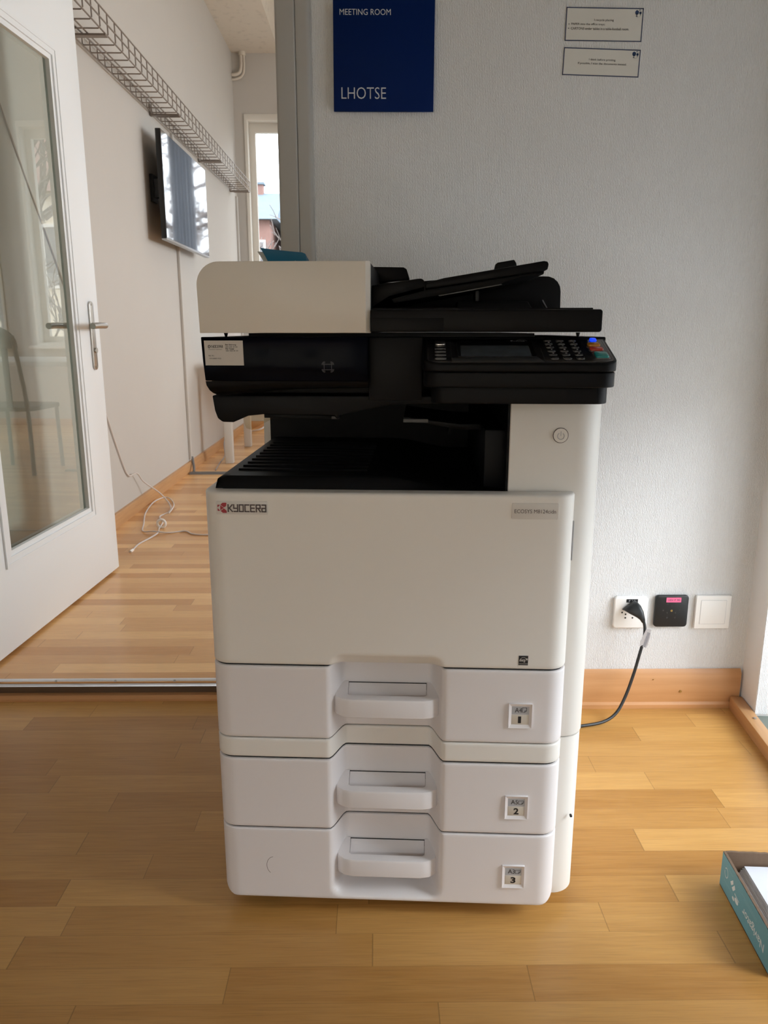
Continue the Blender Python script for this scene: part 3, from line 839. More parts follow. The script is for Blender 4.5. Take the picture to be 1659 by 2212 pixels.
def slab(name, poly, z0, ztopf, mat, parent, bev):
    mb = MB(); lo = [mb.bm.verts.new((x, y, z0)) for x, y in poly]; hi = [mb.bm.verts.new((x, y, ztopf(y))) for x, y in poly]
    n_ = len(poly); fs = [mb.bm.faces.new(lo[::-1]), mb.bm.faces.new(hi)]
    for i in range(n_): fs.append(mb.bm.faces.new((lo[i], lo[(i + 1) % n_], hi[(i + 1) % n_], hi[i])))
    bmesh.ops.recalc_face_normals(mb.bm, faces=fs); mb._bev(fs, bev, 3, 40)
    return mb.build(name, mat, parent)


cp = slab('control_panel', plan, .9435, ztop, m_black, pr, .0022)
slab('panel_base', rrect(.0705, .3415, -.050, .052, (.024, .024, .004, .004), 8), .9215, lambda y: .9428, m_black, cp, .002)
slab('panel_bracket', rrect(.082, .337, -.028, .052, (.022, .022, .004, .004), 8), .8965, lambda y: .9215, m_black, cp, .002)


def plate(name, poly, h, mat, parent):
    return flat(name, [poly], onp(h), mat, parent)


def raised(name, poly, h, mat, parent, bev=.0006, h0=.0):
    mb = MB(); f0, f1 = onp(h0), onp(h); lo = [mb.bm.verts.new(f0(*p)) for p in poly]; hi = [mb.bm.verts.new(f1(*p)) for p in poly]
    n_ = len(poly); fs = [mb.bm.faces.new(lo[::-1]), mb.bm.faces.new(hi)]
    for i in range(n_): fs.append(mb.bm.faces.new((lo[i], lo[(i + 1) % n_], hi[(i + 1) % n_], hi[i])))
    bmesh.ops.recalc_face_normals(mb.bm, faces=fs); mb._bev(fs, bev, 2, 40)
    return mb.build(name, mat, parent)


m_fac = M('panel_fascia', (.012, .012, .014), .2)
m_wrist = M('panel_grey', (.030, .030, .031), .5)
face = raised('panel_face', rrect(.0745, .3385, .003, .103, (.018, .018, .002, .002), 6), .0006, m_fac, cp, .0003)
raised('palm_strip', [(.110, .003), (.2395, .003), (.2325, .0225), (.110, .0205)], .0011, m_wrist, cp, .0003)
LP = rrect(.0765, .1100, .0045, .100, (.008, .001, .001, .001), 4); flat('key_field', strokes([LP + LP[:1]], .0006), onp(.0009), m_keyrim, cp)
KP = [(.2410, .1000), (.3360, .1000), (.3360, .016), (.328, .007), (.2405, .007)]; flat('key_field', strokes([KP + KP[:1]], .0005), onp(.0009), m_keyrim, cp)
# screen with its bevelled surround
sb = MB(); A_ = [onp(.0024)(*p) for p in rrect(.1195, .2300, .0225, .0870, .002, 3)]; B_ = [onp(.0009)(*p) for p in rrect(.1240, .2245, .0262, .0735, .001, 3)]; C_ = [onp(.0006)(*p) for p in rrect(.1190, .2305, .0220, .0875, .002, 3)]
Ls = [[sb.bm.verts.new(p) for p in q] for q in (C_, A_, B_)]
for P_, Q_ in zip(Ls, Ls[1:]):
    for i in range(len(P_)): sb.bm.faces.new((P_[i], P_[(i + 1) % len(P_)], Q_[(i + 1) % len(P_)], Q_[i]))
sbo = sb.build('screen_surround', m_black, cp, 20)
plate('touch_screen', rrect(.1240, .2245, .0262, .0735, .001, 3), .0010, m_screen, sbo)
text('lettering', 'Econa', onp(.0010), .2005, .2215, .0905, .0965, m_signtx, cp, .01)
flat('logo_arc', strokes([[(.2165 + .0085 * cos(R(a)), .0925 + .0065 * sin(R(a))) for a in range(15, 150, 12)]], .0005), onp(.0010), m_signtx, cp)


def oval(cx, cv, w, h, n=20): return [(cx + w / 2 * cos(2 * pi * k / n), cv + h / 2 * sin(2 * pi * k / n)) for k in range(n)]


hk = raised('home_key', rrect(.0862, .1026, .0690, .0900, .0065, 5), .0045, m_chrome, cp, .0014)
for v in (.0600, .0475, .0335, .0185):
    k_ = raised('function_key', rrect(.0868, .1018, v - .0045, v + .0045, .003, 4), .0028, m_key, cp, .0009)
    raised('key_rim', rrect(.0860, .1026, v - .0054, v + .0054, .0034, 4), .0016, m_keyrim, k_, .0003)
rowsv = (.0965, .0815, .0665, .0505, .0345, .0190); marks = [['', '', ''], '123', '456', '789', '*0#', ['', '', '']]
for v, mk in zip(rowsv, marks):
    for x, ch in zip((.2553, .2737, .2918), mk):
        k_ = raised('keypad_key', rrect(x - .0052, x + .0052, v - .0043, v + .0043, .0036, 4), .0028, m_key, cp, .0009)
        raised('key_rim', rrect(x - .0060, x + .0060, v - .0051, v + .0051, .0042, 4), .0014, m_keyrim, k_, .0003)
        if ch: text('lettering', ch, onp(.0030), x - .0013, x + .0013, v - .002, v + .002, m_signtx, k_)
for nm, (a, c, v0, v1), mt in (('energy_key', (.3180, .3278, .0905, .1020), m_blue), ('reset_key', (.3110, .3292, .0685, .0815), m_orange),
                               ('stop_key', (.3110, .3297, .0495, .0620), m_redkey), ('start_key', (.3135, .3318, .0190, .0410), m_teal)):
    k_ = raised(nm, rrect(a, c, v0, v1, .0035, 5), .0036, mt, cp, .0012)
    if nm in ('start_key', 'stop_key'): raised('key_rim', rrect(a - .0022, c + .0018, v0 - .002, v1 + .0015, .0045, 5), .0014, m_keyrim, k_, .0003)

# document feeder
MB().box(-.195, .235, .035, .55, .9905, .9958).build('platen_pad', m_blackm, pr)
for x in (-.2285, .298): MB().tube([(x, .03, .9898), (x, .03, .997)], [.0016, .0034], 8).build('lid_foot', m_blackm, pr)
wc = MB().prism([(-.0085, .9962), (-.0085, 1.0970), (-.2260, 1.0970)] + [(-.228 + .0335 * cos(R(a)), 1.0635 + .0335 * sin(R(a))) for a in range(95, 181, 9)] + [(-.2600, .9962)], 0, .024, 'y').bm
es_ = [e for e in wc.edges if all(abs(v.co.x + .0085) < 1e-5 and v.co.y < 1e-5 for v in e.verts)]
bmesh.ops.bevel(wc, geom=es_, offset=.0062, segments=1, affect='EDGES', profile=.5)
es_ = [e for e in wc.edges if e.calc_face_angle(0) > R(60) and all(v.co.y < 1e-5 for v in e.verts)]
bmesh.ops.bevel(wc, geom=es_, offset=.0012, segments=2, affect='EDGES', profile=.5)
mb = MB(); mb.bm = wc; fcov = mb.build('feeder_cover', m_body, pr)
MB().prism([(-.030, .9965), (-.030, 1.0968), (-.2260, 1.0968)] + [(-.228 + .0333 * cos(R(a)), 1.0635 + .0333 * sin(R(a))) for a in range(95, 181, 9)] + [(-.2598, .9965)], .024, .44, 'y').build('feeder_body', m_body, pr)
MB().box(-.030, -.0090, .0235, .44, .9965, 1.0962).build('feeder_side', m_black, pr)
ft = MB().prism(rrect(-.0080, .3262, .9975, 1.0295, (.0, .004, .004, 0), 4), 0, .50, 'y', .0025).build('feeder_tray', m_black, pr)
MB().box(-.008, .0985, -.0008, .001, .9985, 1.0175, .0004).build('tray_cover', m_black, ft)
ftop = MB().prism(rrect(-.0080, .316, 1.0290, 1.0320, (.0, .001, .001, 0), 2), .02, .46, 'y').build('tray_floor', m_blackm, ft)
MB().prism([(-.010, 1.066), (.060, 1.0758), (.066, 1.0762), (.070, 1.0735), (.0705, 1.0635), (.017, 1.050), (-.010, 1.033)], .06, .40, 'y', .0018).build('feeder_hopper', m_black, pr)
it = MB().prism([(.0715, 1.0622), (.073, 1.0700), (.0765, 1.0708), (.100, 1.0768), (.248, 1.1008), (.2535, 1.1000), (.2555, 1.0965), (.2540, 1.0880), (.0760, 1.0612)], .06, .40, 'y', .0018).build('input_tray', m_black, pr)
MB().prism([(.2515, 1.0872), (.2505, 1.0825), (.218, 1.0795), (.187, 1.0690), (.024, 1.0405), (.02, 1.0470), (.075, 1.0605)], .075, .39, 'y', .001).build('tray_underside', m_blackm, it)
MB().prism([(.187, 1.0688), (.092, 1.0520), (.094, 1.0508), (.189, 1.0674)], .073, .076, 'y').build('tray_edge', m_wrist0, it)
MB().prism([(-.020, 1.082), (-.020, 1.1095), (.034, 1.1085), (.0395, 1.1055), (.045, 1.088)], .27, .30, 'y', .002).build('paper_guide', m_black, pr)
MB().prism([(.192, 1.095), (.1955, 1.1130), (.199, 1.1158), (.228, 1.1205), (.2315, 1.1150), (.235, 1.10)], .27, .285, 'y', .0015).build('paper_guide', m_black, pr)
MB().prism([(-.025, 1.031), (-.025, 1.084), (.040, 1.0848), (.140, 1.0918), (.285, 1.0945)] + [(.290 + .0265 * cos(R(a)), 1.068 + .0265 * sin(R(a))) for a in (80, 60, 40, 20, 0)] + [(.3175, 1.031)], .30, .44, 'y', .002).build('feeder_back', m_black, pr)
MB().prism([(.125, 1.031), (.128, 1.0485), (.245, 1.0475), (.256, 1.031)], .20, .30, 'y', .002).build('output_ramp', m_blackm, pr)
MB().prism([(.156, 1.0475), (.156, 1.0665), (.162, 1.0665), (.162, 1.0475)], .19, .25, 'y', .0008).build('tray_strut', m_wrist0, pr)
MB().prism([(.2535, 1.046), (.2555, 1.046), (.2645, 1.031), (.2625, 1.031)], .10, .12, 'y').build('stop_wire', m_iconline, pr)

# teal leaflet lying open on the feeder
lfE = empty('folded_leaflet', (0, 1.152, 1.0972), PHI)
thing(lfE, 'curled teal and white paper leaflet lying on top of the printer feeder', 'paper')


def leaf(name, top, bot, y0, lean, mat):
    mb = MB(); n = 14
    for off in (0, .0008):
        rows = []
        for j in range(9):
            t = j / 8; row = []
            for i in range(n + 1):
                s = i / n
                xt, zt2 = top(s); xb_, zb_ = bot(s)
                row.append((xb_ + (xt - xb_) * (t ** 1.5), y0 + off + lean * t * t + .008 * sin(pi * s), zb_ + (zt2 - zb_) * t))
            rows.append(row)
        mb.grid(rows)
    return mb.build(name, mat, lfE)


leaf('cover', lambda s: (-.2265 + .088 * s + (0 if s < .9 else 0), .0480 - .009 * s - (.012 * ((s - .88) / .12) ** 2 if s > .88 else 0)), lambda s: (-.200 + .070 * s, 0), .27, .03, m_tealpaper)
leaf('inner_page', lambda s: (-.2330 + .060 * s, .0425 - .004 * s), lambda s: (-.208 + .060 * s, 0), .275, .03, m_leafwhite)

# ------------------------------------------------------------------ on the printer wall
def wallmap(off): return lambda u, v: (u, YW - off, v)


sg = empty('room_sign', (0, 0, 0)); sg.location = (.02, YW, 1.483)
thing(sg, 'square dark blue meeting room sign on the wall above the printer', 'sign')
def loc(o): return lambda off: (lambda u, v: (u - o.location.x, -off, v - o.location.z))
L_ = loc(sg)
MB().prism([(-.1135, 0), (.112, 0), (.1125, .2255), (-.1125, .2265)], -.016, -.010, 'y', .0006).build('panel', m_sign, sg)
MB().box(-.08, .08, -.010, -.001, .04, .19).build('mount', m_dark, sg)
text('lettering', 'MEETING ROOM', L_(.0165), -.078, .035, 1.6775, 1.6895, m_signtx, sg, .0)
text('lettering', 'LHOTSE', L_(.0165), -.076, .0245, 1.5085, 1.5325, m_signtx, sg, -.008)

for k, (x0, x1, z0, z1, tilt, lab) in enumerate(((.4255, .5985, 1.6325, 1.7005, -.6, 'upper white recycling notice with dark border taped to the wall'),
                                                 (.4235, .5975, 1.5630, 1.6200, -1.6, 'lower white think-before-printing notice with dark border taped to the wall'))):
    nt = empty('paper_notice', (x0, YW - .001, z0)); nt.rotation_euler = (0, R(-tilt), 0)
    thing(nt, lab, 'notice', 'paper notices on the wall')
    w_, h_ = x1 - x0, z1 - z0; f_ = lambda off: (lambda u, v: (u, -off, v))
    MB().box(0, w_, -.0006, 0, 0, h_).build('sheet', m_notice, nt)
    flat('border', strokes([[(0.0012, 0.0012), (w_ - .0012, .0012), (w_ - .0012, h_ - .0012), (.0012, h_ - .0012), (.0012, .0012)]], .0022), f_(.0009), m_navy, nt)
    tx, tz = w_ - .0145, h_ - .009
    flat('tree_mark', [oval(tx, tz, .0085, .0095, 12), oval(tx + .0075, tz - .0008, .0052, .0058, 10), oval(tx + .0060, tz + .0048, .0024, .0026, 8)]
         + strokes([[(tx, tz), (tx - .0006, tz - .0072)], [(tx - .0018, tz - .0074), (tx + .0008, tz - .0074)], [(tx + .0075, tz), (tx + .0075, tz - .0052)],
                    ], .0012), f_(.0010), m_navy2, nt)
    flat('mark_ring', strokes([[(tx + .003 + .0075 * cos(R(a)), tz - .0005 + .0085 * sin(R(a))) for a in range(-110, 80, 15)]], .0003), f_(.0010), m_char, nt)
    if k == 0:
        for body, a, c, zz, hh in (('I recycle placing', .0640, .1075, .0395, .0056), ('PAPER into the office trays;', .0130, .0885, .0310, .0056), ('CARTONS under tables in a table-football room.', .0125, .1430, .0228, .0052)):
            text('lettering', body, f_(.0010), a, c, zz, zz + hh, m_ink, nt, .006)
        flat('bullet', [oval(.0078, .0339, .0022, .0022, 8), oval(.0074, .0254, .0022, .0022, 8)], f_(.0010), m_ink, nt)
    else:
        for body, a, c, zz, hh in (('I think before printing.', .0585, .1195, .0305, .0056), ('If possible, I scan the documents instead.', .0340, .1445, .0225, .0056)):
            text('lettering', body, f_(.0010), a, c, zz, zz + hh, m_ink, nt, .006)

# sockets
def socket(name, x, z, w, mat, label, cat):
    o = empty(name, (x, YW, z)); thing(o, label, cat)
    MB().prism(rrect(-w / 2, w / 2, -w / 2, w / 2, .009, 5), -.0105, -.0003, 'y', .0035, 3).build('cover_plate', mat, o)
    return o


s1 = socket('wall_socket', .6725, .2735, .089, m_sockw, 'white triple wall socket with the black plug in it', 'socket')
pts = [(-.023, .0005), (-.0135, -.0045), (-.0135, -.0145), (.0055, -.0145), (.022, .0005), (.010, .0005)]
for (u, v) in pts[:4] + [(.022, .010)]: MB().tube([(u, -.0100, v), (u, -.0109, v)], .0024, 10).build('pin_hole', m_hole, s1)
lb = MB().box(-.0135, .0165, -.0112, -.0103, .0285, .0375).build('label_tape', m_ink, s1)
text('lettering', 'F 20', lambda u, v: (u, -.0115, v), -.007, .009, .0308, .0353, m_signtx, lb)
s2 = socket('wall_socket', .7805, .2765, .0885, m_sockb, 'black triple wall socket with a pink label', 'socket')
for a in (90, 210, 330):
    for (rr, da) in ((.0125, 0), (.0225, 32), (.0225, -32)):
        u, v = rr * cos(R(a + da)), rr * sin(R(a + da)); MB().tube([(u, -.0100, v + .002), (u, -.0108, v + .002)], .0024, 10).build('pin_hole', m_hole, s2)
MB().tube([(0, -.0100, .002), (0, -.0112, .002)], .003, 10).build('screw', m_screw, s2)
lb = MB().box(-.016, .023, -.0112, -.0103, .0255, .0385).build('label_tape', m_pink, s2)
text('lettering', 'USV P 90', lambda u, v: (u, -.0115, v), -.0125, .0195, .0292, .0345, m_navy, lb)
s3 = empty('blank_cover', (.8905, YW, .2735)); thing(s3, 'blank white square wall cover right of the black socket', 'cover plate')
MB().prism(rrect(-.0455, .0465, -.0455, .0455, .002, 3), -.010, -.0003, 'y', .006, 3).build('cover_plate', m_sockw, s3)
MB().ring(rrect(-.0335, .0345, -.0330, .0335, .001, 2), rrect(-.0330, .0340, -.0325, .0330, .001, 2), -.0105, -.0095, 'y').build('rocker_gap', m_label, s3)
MB().prism(rrect(-.0330, .0340, -.0325, .0330, .001, 2), -.0112, -.009, 'y', .0008).build('rocker', m_sockw, s3)

# power lead from the plug to the printer
pc = empty('power_cord', (.675, YW - .012, .29)); thing(pc, 'black power cord plugged into the white socket and trailing behind the printer', 'cord')
def rel(p): return (p[0] - .675, p[1] - (YW - .012), p[2] - .29)
plg = MB()
# flat angled plug head
secs = [((.664, 1.909, .2955), .020, .0085), ((.668, 1.897, .2955), .0195, .012), ((.676, 1.886, .290), .0175, .011), ((.686, 1.877, .280), .0115, .0085), ((.691, 1.874, .272), .0075, .007), ((.6955, 1.873, .262), .0055, .0055)]
prev = None
dirn = Vector((.65, 0, -.76)).normalized(); side = Vector((.76, 0, .65)).normalized(); outv = Vector((0, -1, 0))
for (c, a, b_) in secs:
    c = Vector(rel(c)); ring_ = []
    for k in range(16):
        t = 2 * pi * k / 16; cc = math.copysign(abs(cos(t)) ** .7, cos(t)); ss = math.copysign(abs(sin(t)) ** .7, sin(t))
        ring_.append(plg.bm.verts.new(c + side * cc * a + (outv * .8 + dirn * -.5).normalized() * ss * b_))
    if prev:
        for k in range(16): plg.bm.faces.new((prev[k], prev[(k + 1) % 16], ring_[(k + 1) % 16], ring_[k]))
    else: plg.bm.faces.new(ring_[::-1])
    prev = ring_
plg.bm.faces.new(prev)
plg.build('plug', m_cable, pc, 60)
cpts = [(.6945, 1.873, .266), (.699, 1.871, .245), (.6975, 1.868, .215), (.690, 1.866, .18), (.676, 1.862, .12), (.655, 1.852, .06), (.628, 1.835, .022), (.590, 1.818, .0065), (.53, 1.800, .0052), (.45, 1.785, .0052), (.36, 1.76, .006), (.33, 1.74, .05)]
cp_ = catmull([rel(p) for p in cpts], 8)
MB().tube(cp_, .0040, 10).build('lead', m_cable, pc)
tg = MB().prism([(-.0055, .040), (.0065, .042), (.0105, .0), (.009, -.012), (-.0095, -.012), (-.0105, .0)], -.0008, .0008, 'y').build('cable_tag', m_paper, pc)
tg.location = rel((.6975, 1.8625, .208)); tg.rotation_euler = (0, R(12), R(-25))
flat('tag_print', [[(-.001 + .001 * 0, -.009 + i * .0035), (.0065, -.009 + i * .0035), (.0065, -.0078 + i * .0035), (-.001, -.0078 + i * .0035)] for i in range(12)], lambda u, v: (u, -.0012, v), m_navy, tg)

# ------------------------------------------------------------------ cardboard lid with paper, lower right
bx = empty('cardboard_box', (.635, 1.221, .0008), R(-3.6)); thing(bx, 'shallow teal printed cardboard box of paper on the floor at the right edge', 'box')
BWd, BD, BH = .312, .211, .071
MB().box(0, BWd, -BD, 0, 0, .003).build('bottom', m_card, bx)
def wob(n, a, b, amp):
    return [(a + (b - a) * i / n) for i in range(n + 1)]
def wallp(name, p0, p1, hs, t, inn, mat, edge):
    """cardboard side from p0 to p1, ragged top heights hs, thickness t towards inn"""
    n = len(hs) - 1; mb = MB(); P0, P1 = Vector((*p0, 0)), Vector((*p1, 0)); I_ = Vector((*inn, 0)) * t
    lo = []; hi = []; lo2 = []; hi2 = []
    for i, h in enumerate(hs):
        q = P0 + (P1 - P0) * i / n
        lo.append(mb.bm.verts.new(q)); hi.append(mb.bm.verts.new(q + Vector((0, 0, h)))); lo2.append(mb.bm.verts.new(q + I_)); hi2.append(mb.bm.verts.new(q + I_ + Vector((0, 0, h))))
    for i in range(n):
        mb.bm.faces.new((lo[i], lo[i + 1], hi[i + 1], hi[i])); mb.bm.faces.new((lo2[i + 1], lo2[i], hi2[i], hi2[i + 1])); mb.bm.faces.new((hi[i], hi[i + 1], hi2[i + 1], hi2[i])); mb.bm.faces.new((lo[i], lo2[i], lo2[i + 1], lo[i + 1]))
    mb.bm.faces.new((lo[0], hi[0], hi2[0], lo2[0])); mb.bm.faces.new((lo[-1], lo2[-1], hi2[-1], hi[-1]))
    bmesh.ops.recalc_face_normals(mb.bm, faces=mb.bm.faces[:])
    o = mb.build(name, mat, bx, 20)
    return o
rg = lambda n, h, a: [h + random.uniform(-a, a) for _ in range(n + 1)]
sl = wallp('side_panel', (0, 0), (0, -BD), rg(40, BH, .0007), .0045, (1, 0), m_card, None)
skin = MB().box(-.0007, -.0001, -BD + .001, -.0005, .0035, BH - .0015).build('printed_skin', m_cyan, sl)
wallp('side_panel', (.0047, 0), (BWd, 0), [BH + .0005 - .004 * sin(pi * min(1, i / 24)) * (i / 40) + random.uniform(-.0008, .0008) for i in range(41)], .0045, (0, -1), m_card, None)
wallp('side_panel', (.0047, -BD), (BWd, -BD), rg(40, BH, .0007), .0045, (0, 1), m_card, None)
wallp('side_panel', (BWd, -.0047), (BWd, -BD + .0047), rg(30, BH, .0007), .0045, (-1, 0), m_card, None)
# print on the left side: upside down, so u runs from the near end back and v from the top down
def bmap(u, v): return (-.0009, -BD + u, BH - v)
text('lettering', 'Navigator', bmap, .026, .112, .030, .050, m_boxwhite, skin, .012)
flat('brand_mark', [oval(.137, .046, .016, .010, 14), oval(.150, .051, .010, .007, 12)] + strokes([[(.128, .040), (.146, .038)]], .002), bmap, m_boxwhite, skin)
flat('brand_mark', [[(.150, .024), (.160, .036), (.154, .039), (.146, .030)], [(.158, .020), (.168, .030), (.163, .034), (.155, .026)]], bmap, m_boxwhite, skin)
flat('recycling_mark', strokes([[(.187 + .007 * cos(R(a)), .028 + .009 * sin(R(a))) for a in range(0, 340, 20)]], .0014), bmap, m_boxwhite, skin)
for (u0, u1, v) in ((.06, .122, .016), (.06, .112, .020), (.145, .196, .046), (.16, .190, .014)):
    flat('fine_print', strokes([[(u0 + (u1 - u0) * i / 9, v), (u0 + (u1 - u0) * (i + .7) / 9, v)] for i in range(9)], .0012), bmap, m_boxfaint, skin)
ps = MB(); z = .0055
for k in range(20):
    t = .0016 if k % 3 else .0022
    ox = .0085 + (k * .0011 if k < 8 else .010 + (k - 8) * .0016) + random.uniform(-.0008, .0008); oy = random.uniform(0, .003); a = R(random.uniform(-.8, .8))
    w_, d_ = .297, .192
    w_ = min(w_, .304 - ox)
    ca, sa = cos(a), sin(a); P_ = []
    for (u, v) in ((0, 0), (w_, 0), (w_, -d_), (0, -d_)): P_.append((ox + u * ca - v * sa * .5, -.0085 - oy + u * 0 + v * ca))
    ps.prism(P_, z, z + t, 'z'); z += t + .0003
pst = ps.build('paper_stack', m_paper); pst.location = bx.location; pst.rotation_euler = bx.rotation_euler
thing(pst, 'stack of loose white paper sheets lying in the teal cardboard box', 'paper', kind='stuff')

# ------------------------------------------------------------------ meeting room contents
tv = empty('television', (-1.19, 5.21, 1.80), 0); thing(tv, 'flat black television hung on the meeting room wall below the cable tray', 'television')
MB().box(-.030, 0, -.575, .575, -.290, .290, .003).build('casing', m_tvb, tv)
MB().box(-.0005, .0012, -.570, .570, -.283, .286).build('screen', m_tvs, tv)
MB().box(-.029, .0016, -.574, .574, -.296, -.284, .001).build('bottom_edge', m_tvbez, tv)
MB().box(-.108, -.09, -.46, -.36, -.075, .075).box(-.09, -.03, -.445, -.40, -.05, .05).box(-.045, -.028, -.25, .25, -.2, .2).build('wall_mount', m_tvb, tv)

ct = empty('cable_tray', (0, 0, 0)); thing(ct, 'galvanised wire basket cable tray running along the meeting room wall', 'cable tray')
ZT = 2.215; xb0, xf = XL + .02, -1.135; RW = .0034; y0t, y1t = 2.2, 7.45
lw = MB()
for (x, zz) in ((xb0, ZT + .05), (xb0, ZT), ((xb0 + xf) / 2, ZT), (xf, ZT), (xf, ZT + .045), (xf, ZT + .088)):
    MB().tube([(x, y0t, zz), (x, y1t, zz)], RW, 6).build('long_wire', m_wire, ct)
n = int((y1t - y0t) / .097)
for i in range(n + 1):
    y = y0t + (y1t - y0t) * i / n
    MB().tube([(xb0, y, ZT + .05), (xb0, y, ZT + .006), (xb0 + .006, y, ZT), (xf - .008, y, ZT), (xf, y, ZT + .008), (xf, y, ZT + .088)], RW * .9, 6).build('cross_wire', m_wire, ct)
for y in (3.62, 4.85, 6.1, 7.35):
    MB().box(XL + .003, xf + .006, y - .016, y + .016, ZT - .012, ZT - .004).box(XL + .003, XL + .008, y - .014, y + .014, ZT - .012, ZT + .05).build('bracket', m_wire, ct)
MB().tube([(XL + .06, y, ZT + .009 + .004 * sin(y * 7)) for y in [2.3 + i * .1 for i in range(51)]], .004, 6).build('cable', m_gcable, ct)

for (x, y, z0, z1, lab) in ((XL + .009, 5.31, .13, ZT - .004, 'white vertical cable conduit beside the television'), (XL + .009, 7.64, .13, ZT - .004, 'white vertical cable conduit in the far corner')):
    o = MB().box(x - .009, x + .009, y - .019, y + .019, z0, z1, .003).build('cable_conduit', m_wall2); thing(o, lab, 'conduit')
fdct = empty('floor_duct', (-1.27, 5.19, ZF)); thing(fdct, 'dark grey cable duct lying across the meeting room floor', 'cable duct')
MB().prism([(-.03, 0), (.03, 0), (.018, .012), (-.018, .012)], 0, 1.5, 'x').build('duct', M('duct_grey', (.14, .13, .125), .6), fdct)
MB().tube(catmull([(-.012, .12, .10), (-.004, .11, .07), (.012, .06, .03), (.02, .02, .008)], 6), .009, 8).build('feed_pipe', M('pipe_grey', (.16, .15, .145), .6), fdct)
# old pipe bend in the ceiling corner
pp = empty('ceiling_pipe', (-1.27, YB - .03, 3.44)); thing(pp, 'painted pipe bend in the far ceiling corner of the meeting room', 'pipe')
MB().tube(catmull([(.062, 0, 0), (.062, 0, -.06), (.060, 0, -.12), (.045, 0, -.165), (.01, 0, -.185), (-.028, 0, -.188)], 6), .016, 10).build('pipe', m_ceil, pp)
MB().tube(catmull([(.085, -.005, -.0), (.085, -.005, -.14), (.062, -.005, -.2), (.01, -.005, -.222), (-.028, -.005, -.225)], 6), .010, 10).build('pipe', m_ceil, pp)
MB().tube([(.07, 0, 0), (.07, 0, -.03)], .032, 12).build('collar', m_ceil, pp)

# white network cable hanging from the tray, looping on the floor
nc = empty('network_cable', (-1.28, 3.9, ZF)); thing(nc, 'thin white cable hanging down the meeting room wall and looping on the floor', 'cable')
zc = ZF + .004
path = [(XL + .03, 2.60, 2.235), (XL + .006, 2.912, 1.772), (XL + .006, 3.347, 1.176), (XL + .006, 3.70, .62), (XL + .006, 3.88, .35), (XL + .008, 3.965, .262), (XL + .03, 4.03, .262), (-1.26, 4.11, .20), (-1.20, 4.19, .12), (-1.145, 4.17, .06), (-1.115, 4.05, zc), (-1.135, 3.93, zc), (-1.085, 3.80, zc + .002), (-1.065, 3.66, zc + .004), (-1.05, 3.585, zc + .003), (-1.065, 3.5, zc), (-1.085, 3.40, zc), (-1.083, 3.30, zc)]
MB().tube([Vector(p) - nc.location for p in catmull(path, 8)], .0036, 8).build('lead', m_wcable, nc)
path = [(-1.10, 3.98, zc + .006), (-1.13, 4.20, zc + .004), (-1.22, 4.40, zc + .002), (-1.26, 4.28, zc + .004), (-1.235, 4.02, zc), (-1.175, 3.78, zc), (-1.135, 3.63, zc), (-1.07, 3.59, zc + .009), (-1.0, 3.60, zc), (-.93, 3.63, zc), (-.88, 3.575, zc), (-.80, 3.56, zc), (-.6, 3.60, zc), (-.3, 3.58, zc)]
MB().tube([Vector(p) - nc.location for p in catmull(path, 8)], .0036, 8).build('lead', m_wcable, nc)
MB().tube([Vector((-1.063 + .020 * cos(t * pi / 8), 3.70, ZF + .024 + .020 * sin(t * pi / 8))) - nc.location for t in range(16)], .0068, 8, True).build('cable_ring', m_sockw, nc)
MB().tube([Vector(p) - nc.location for p in [(-1.083, 3.302, zc), (-1.085, 3.270, zc)]], .0062, 8).build('connector', m_sockw, nc)
gc = MB().tube(catmull([(XL + .01, 6.95, .75), (XL + .012, 6.85, .45), (XL + .02, 6.65, .22), (XL + .05, 6.3, .10), (-1.18, 5.95, ZF + .005), (-1.15, 5.6, ZF + .005), (-1.12, 5.3, ZF + .005)], 8), .004, 8).build('wall_cable', m_gcable)
thing(gc, 'grey cable drooping from the far wall to the floor behind the printer tray', 'cable')
gc = MB().tube(catmull([(-1.22, 7.40, ZF + .005), (-1.12, 7.35, ZF + .03), (-1.07, 7.42, ZF + .05), (-1.10, 7.52, ZF + .03), (-1.02, 7.56, ZF + .006), (-.7, 7.5, ZF + .006)], 8), .008, 8).build('floor_cable', m_wcable)
thing(gc, 'white cable loop lying on the floor under the far window', 'cable')

# table and chairs, seen through the printer's gap and mirrored in the door glass
tb = empty('meeting_table', (-.55, 6.05, ZF)); thing(tb, 'long pale meeting table with white legs behind the printer', 'table')
MB().box(-.62, 2.6, -.5, .5, .70, .735, .004).build('table_top', m_table, tb)
for x in (-.53, 2.5):
    for y in (-.42, .42): MB().box(x - .029, x + .029, y - .029, y + .029, 0, .70, .004).build('leg', m_leg, tb)


def chair(x, y, rz, lab):
    o = empty('meeting_chair', (x, y, ZF), rz); thing(o, lab, 'chair', 'chairs round the meeting table')
    MB().prism(rrect(-.22, .22, -.21, .21, .06), .43, .46, 'z', .008).build('seat', m_chair, o)
    for sx_ in (-1, 1):
        MB().tube([(sx_ * .19, -.19, 0), (sx_ * .185, -.185, .43)], .014, 8).build('leg', m_chair, o)
        MB().tube(catmull([(sx_ * .19, .20, 0), (sx_ * .185, .19, .45), (sx_ * .18, .23, .72), (sx_ * .175, .27, .92)], 5), .014, 8).build('leg', m_chair, o)
    for sx_ in (-.09, 0, .09): MB().prism([(sx_ - .018, .46), (sx_ + .018, .46), (sx_ + .018, .86), (sx_ - .018, .86)], .222, .236, 'y').build('back_slat', m_chair, o)
    MB().prism([(-.19, .84)] + [(.19 * -cos(pi * k / 12), .86 + .13 * sin(pi * k / 12)) for k in range(13)] + [(.19, .84)], .235, .258, 'y', .004).build('backrest', m_chair, o)
    return o


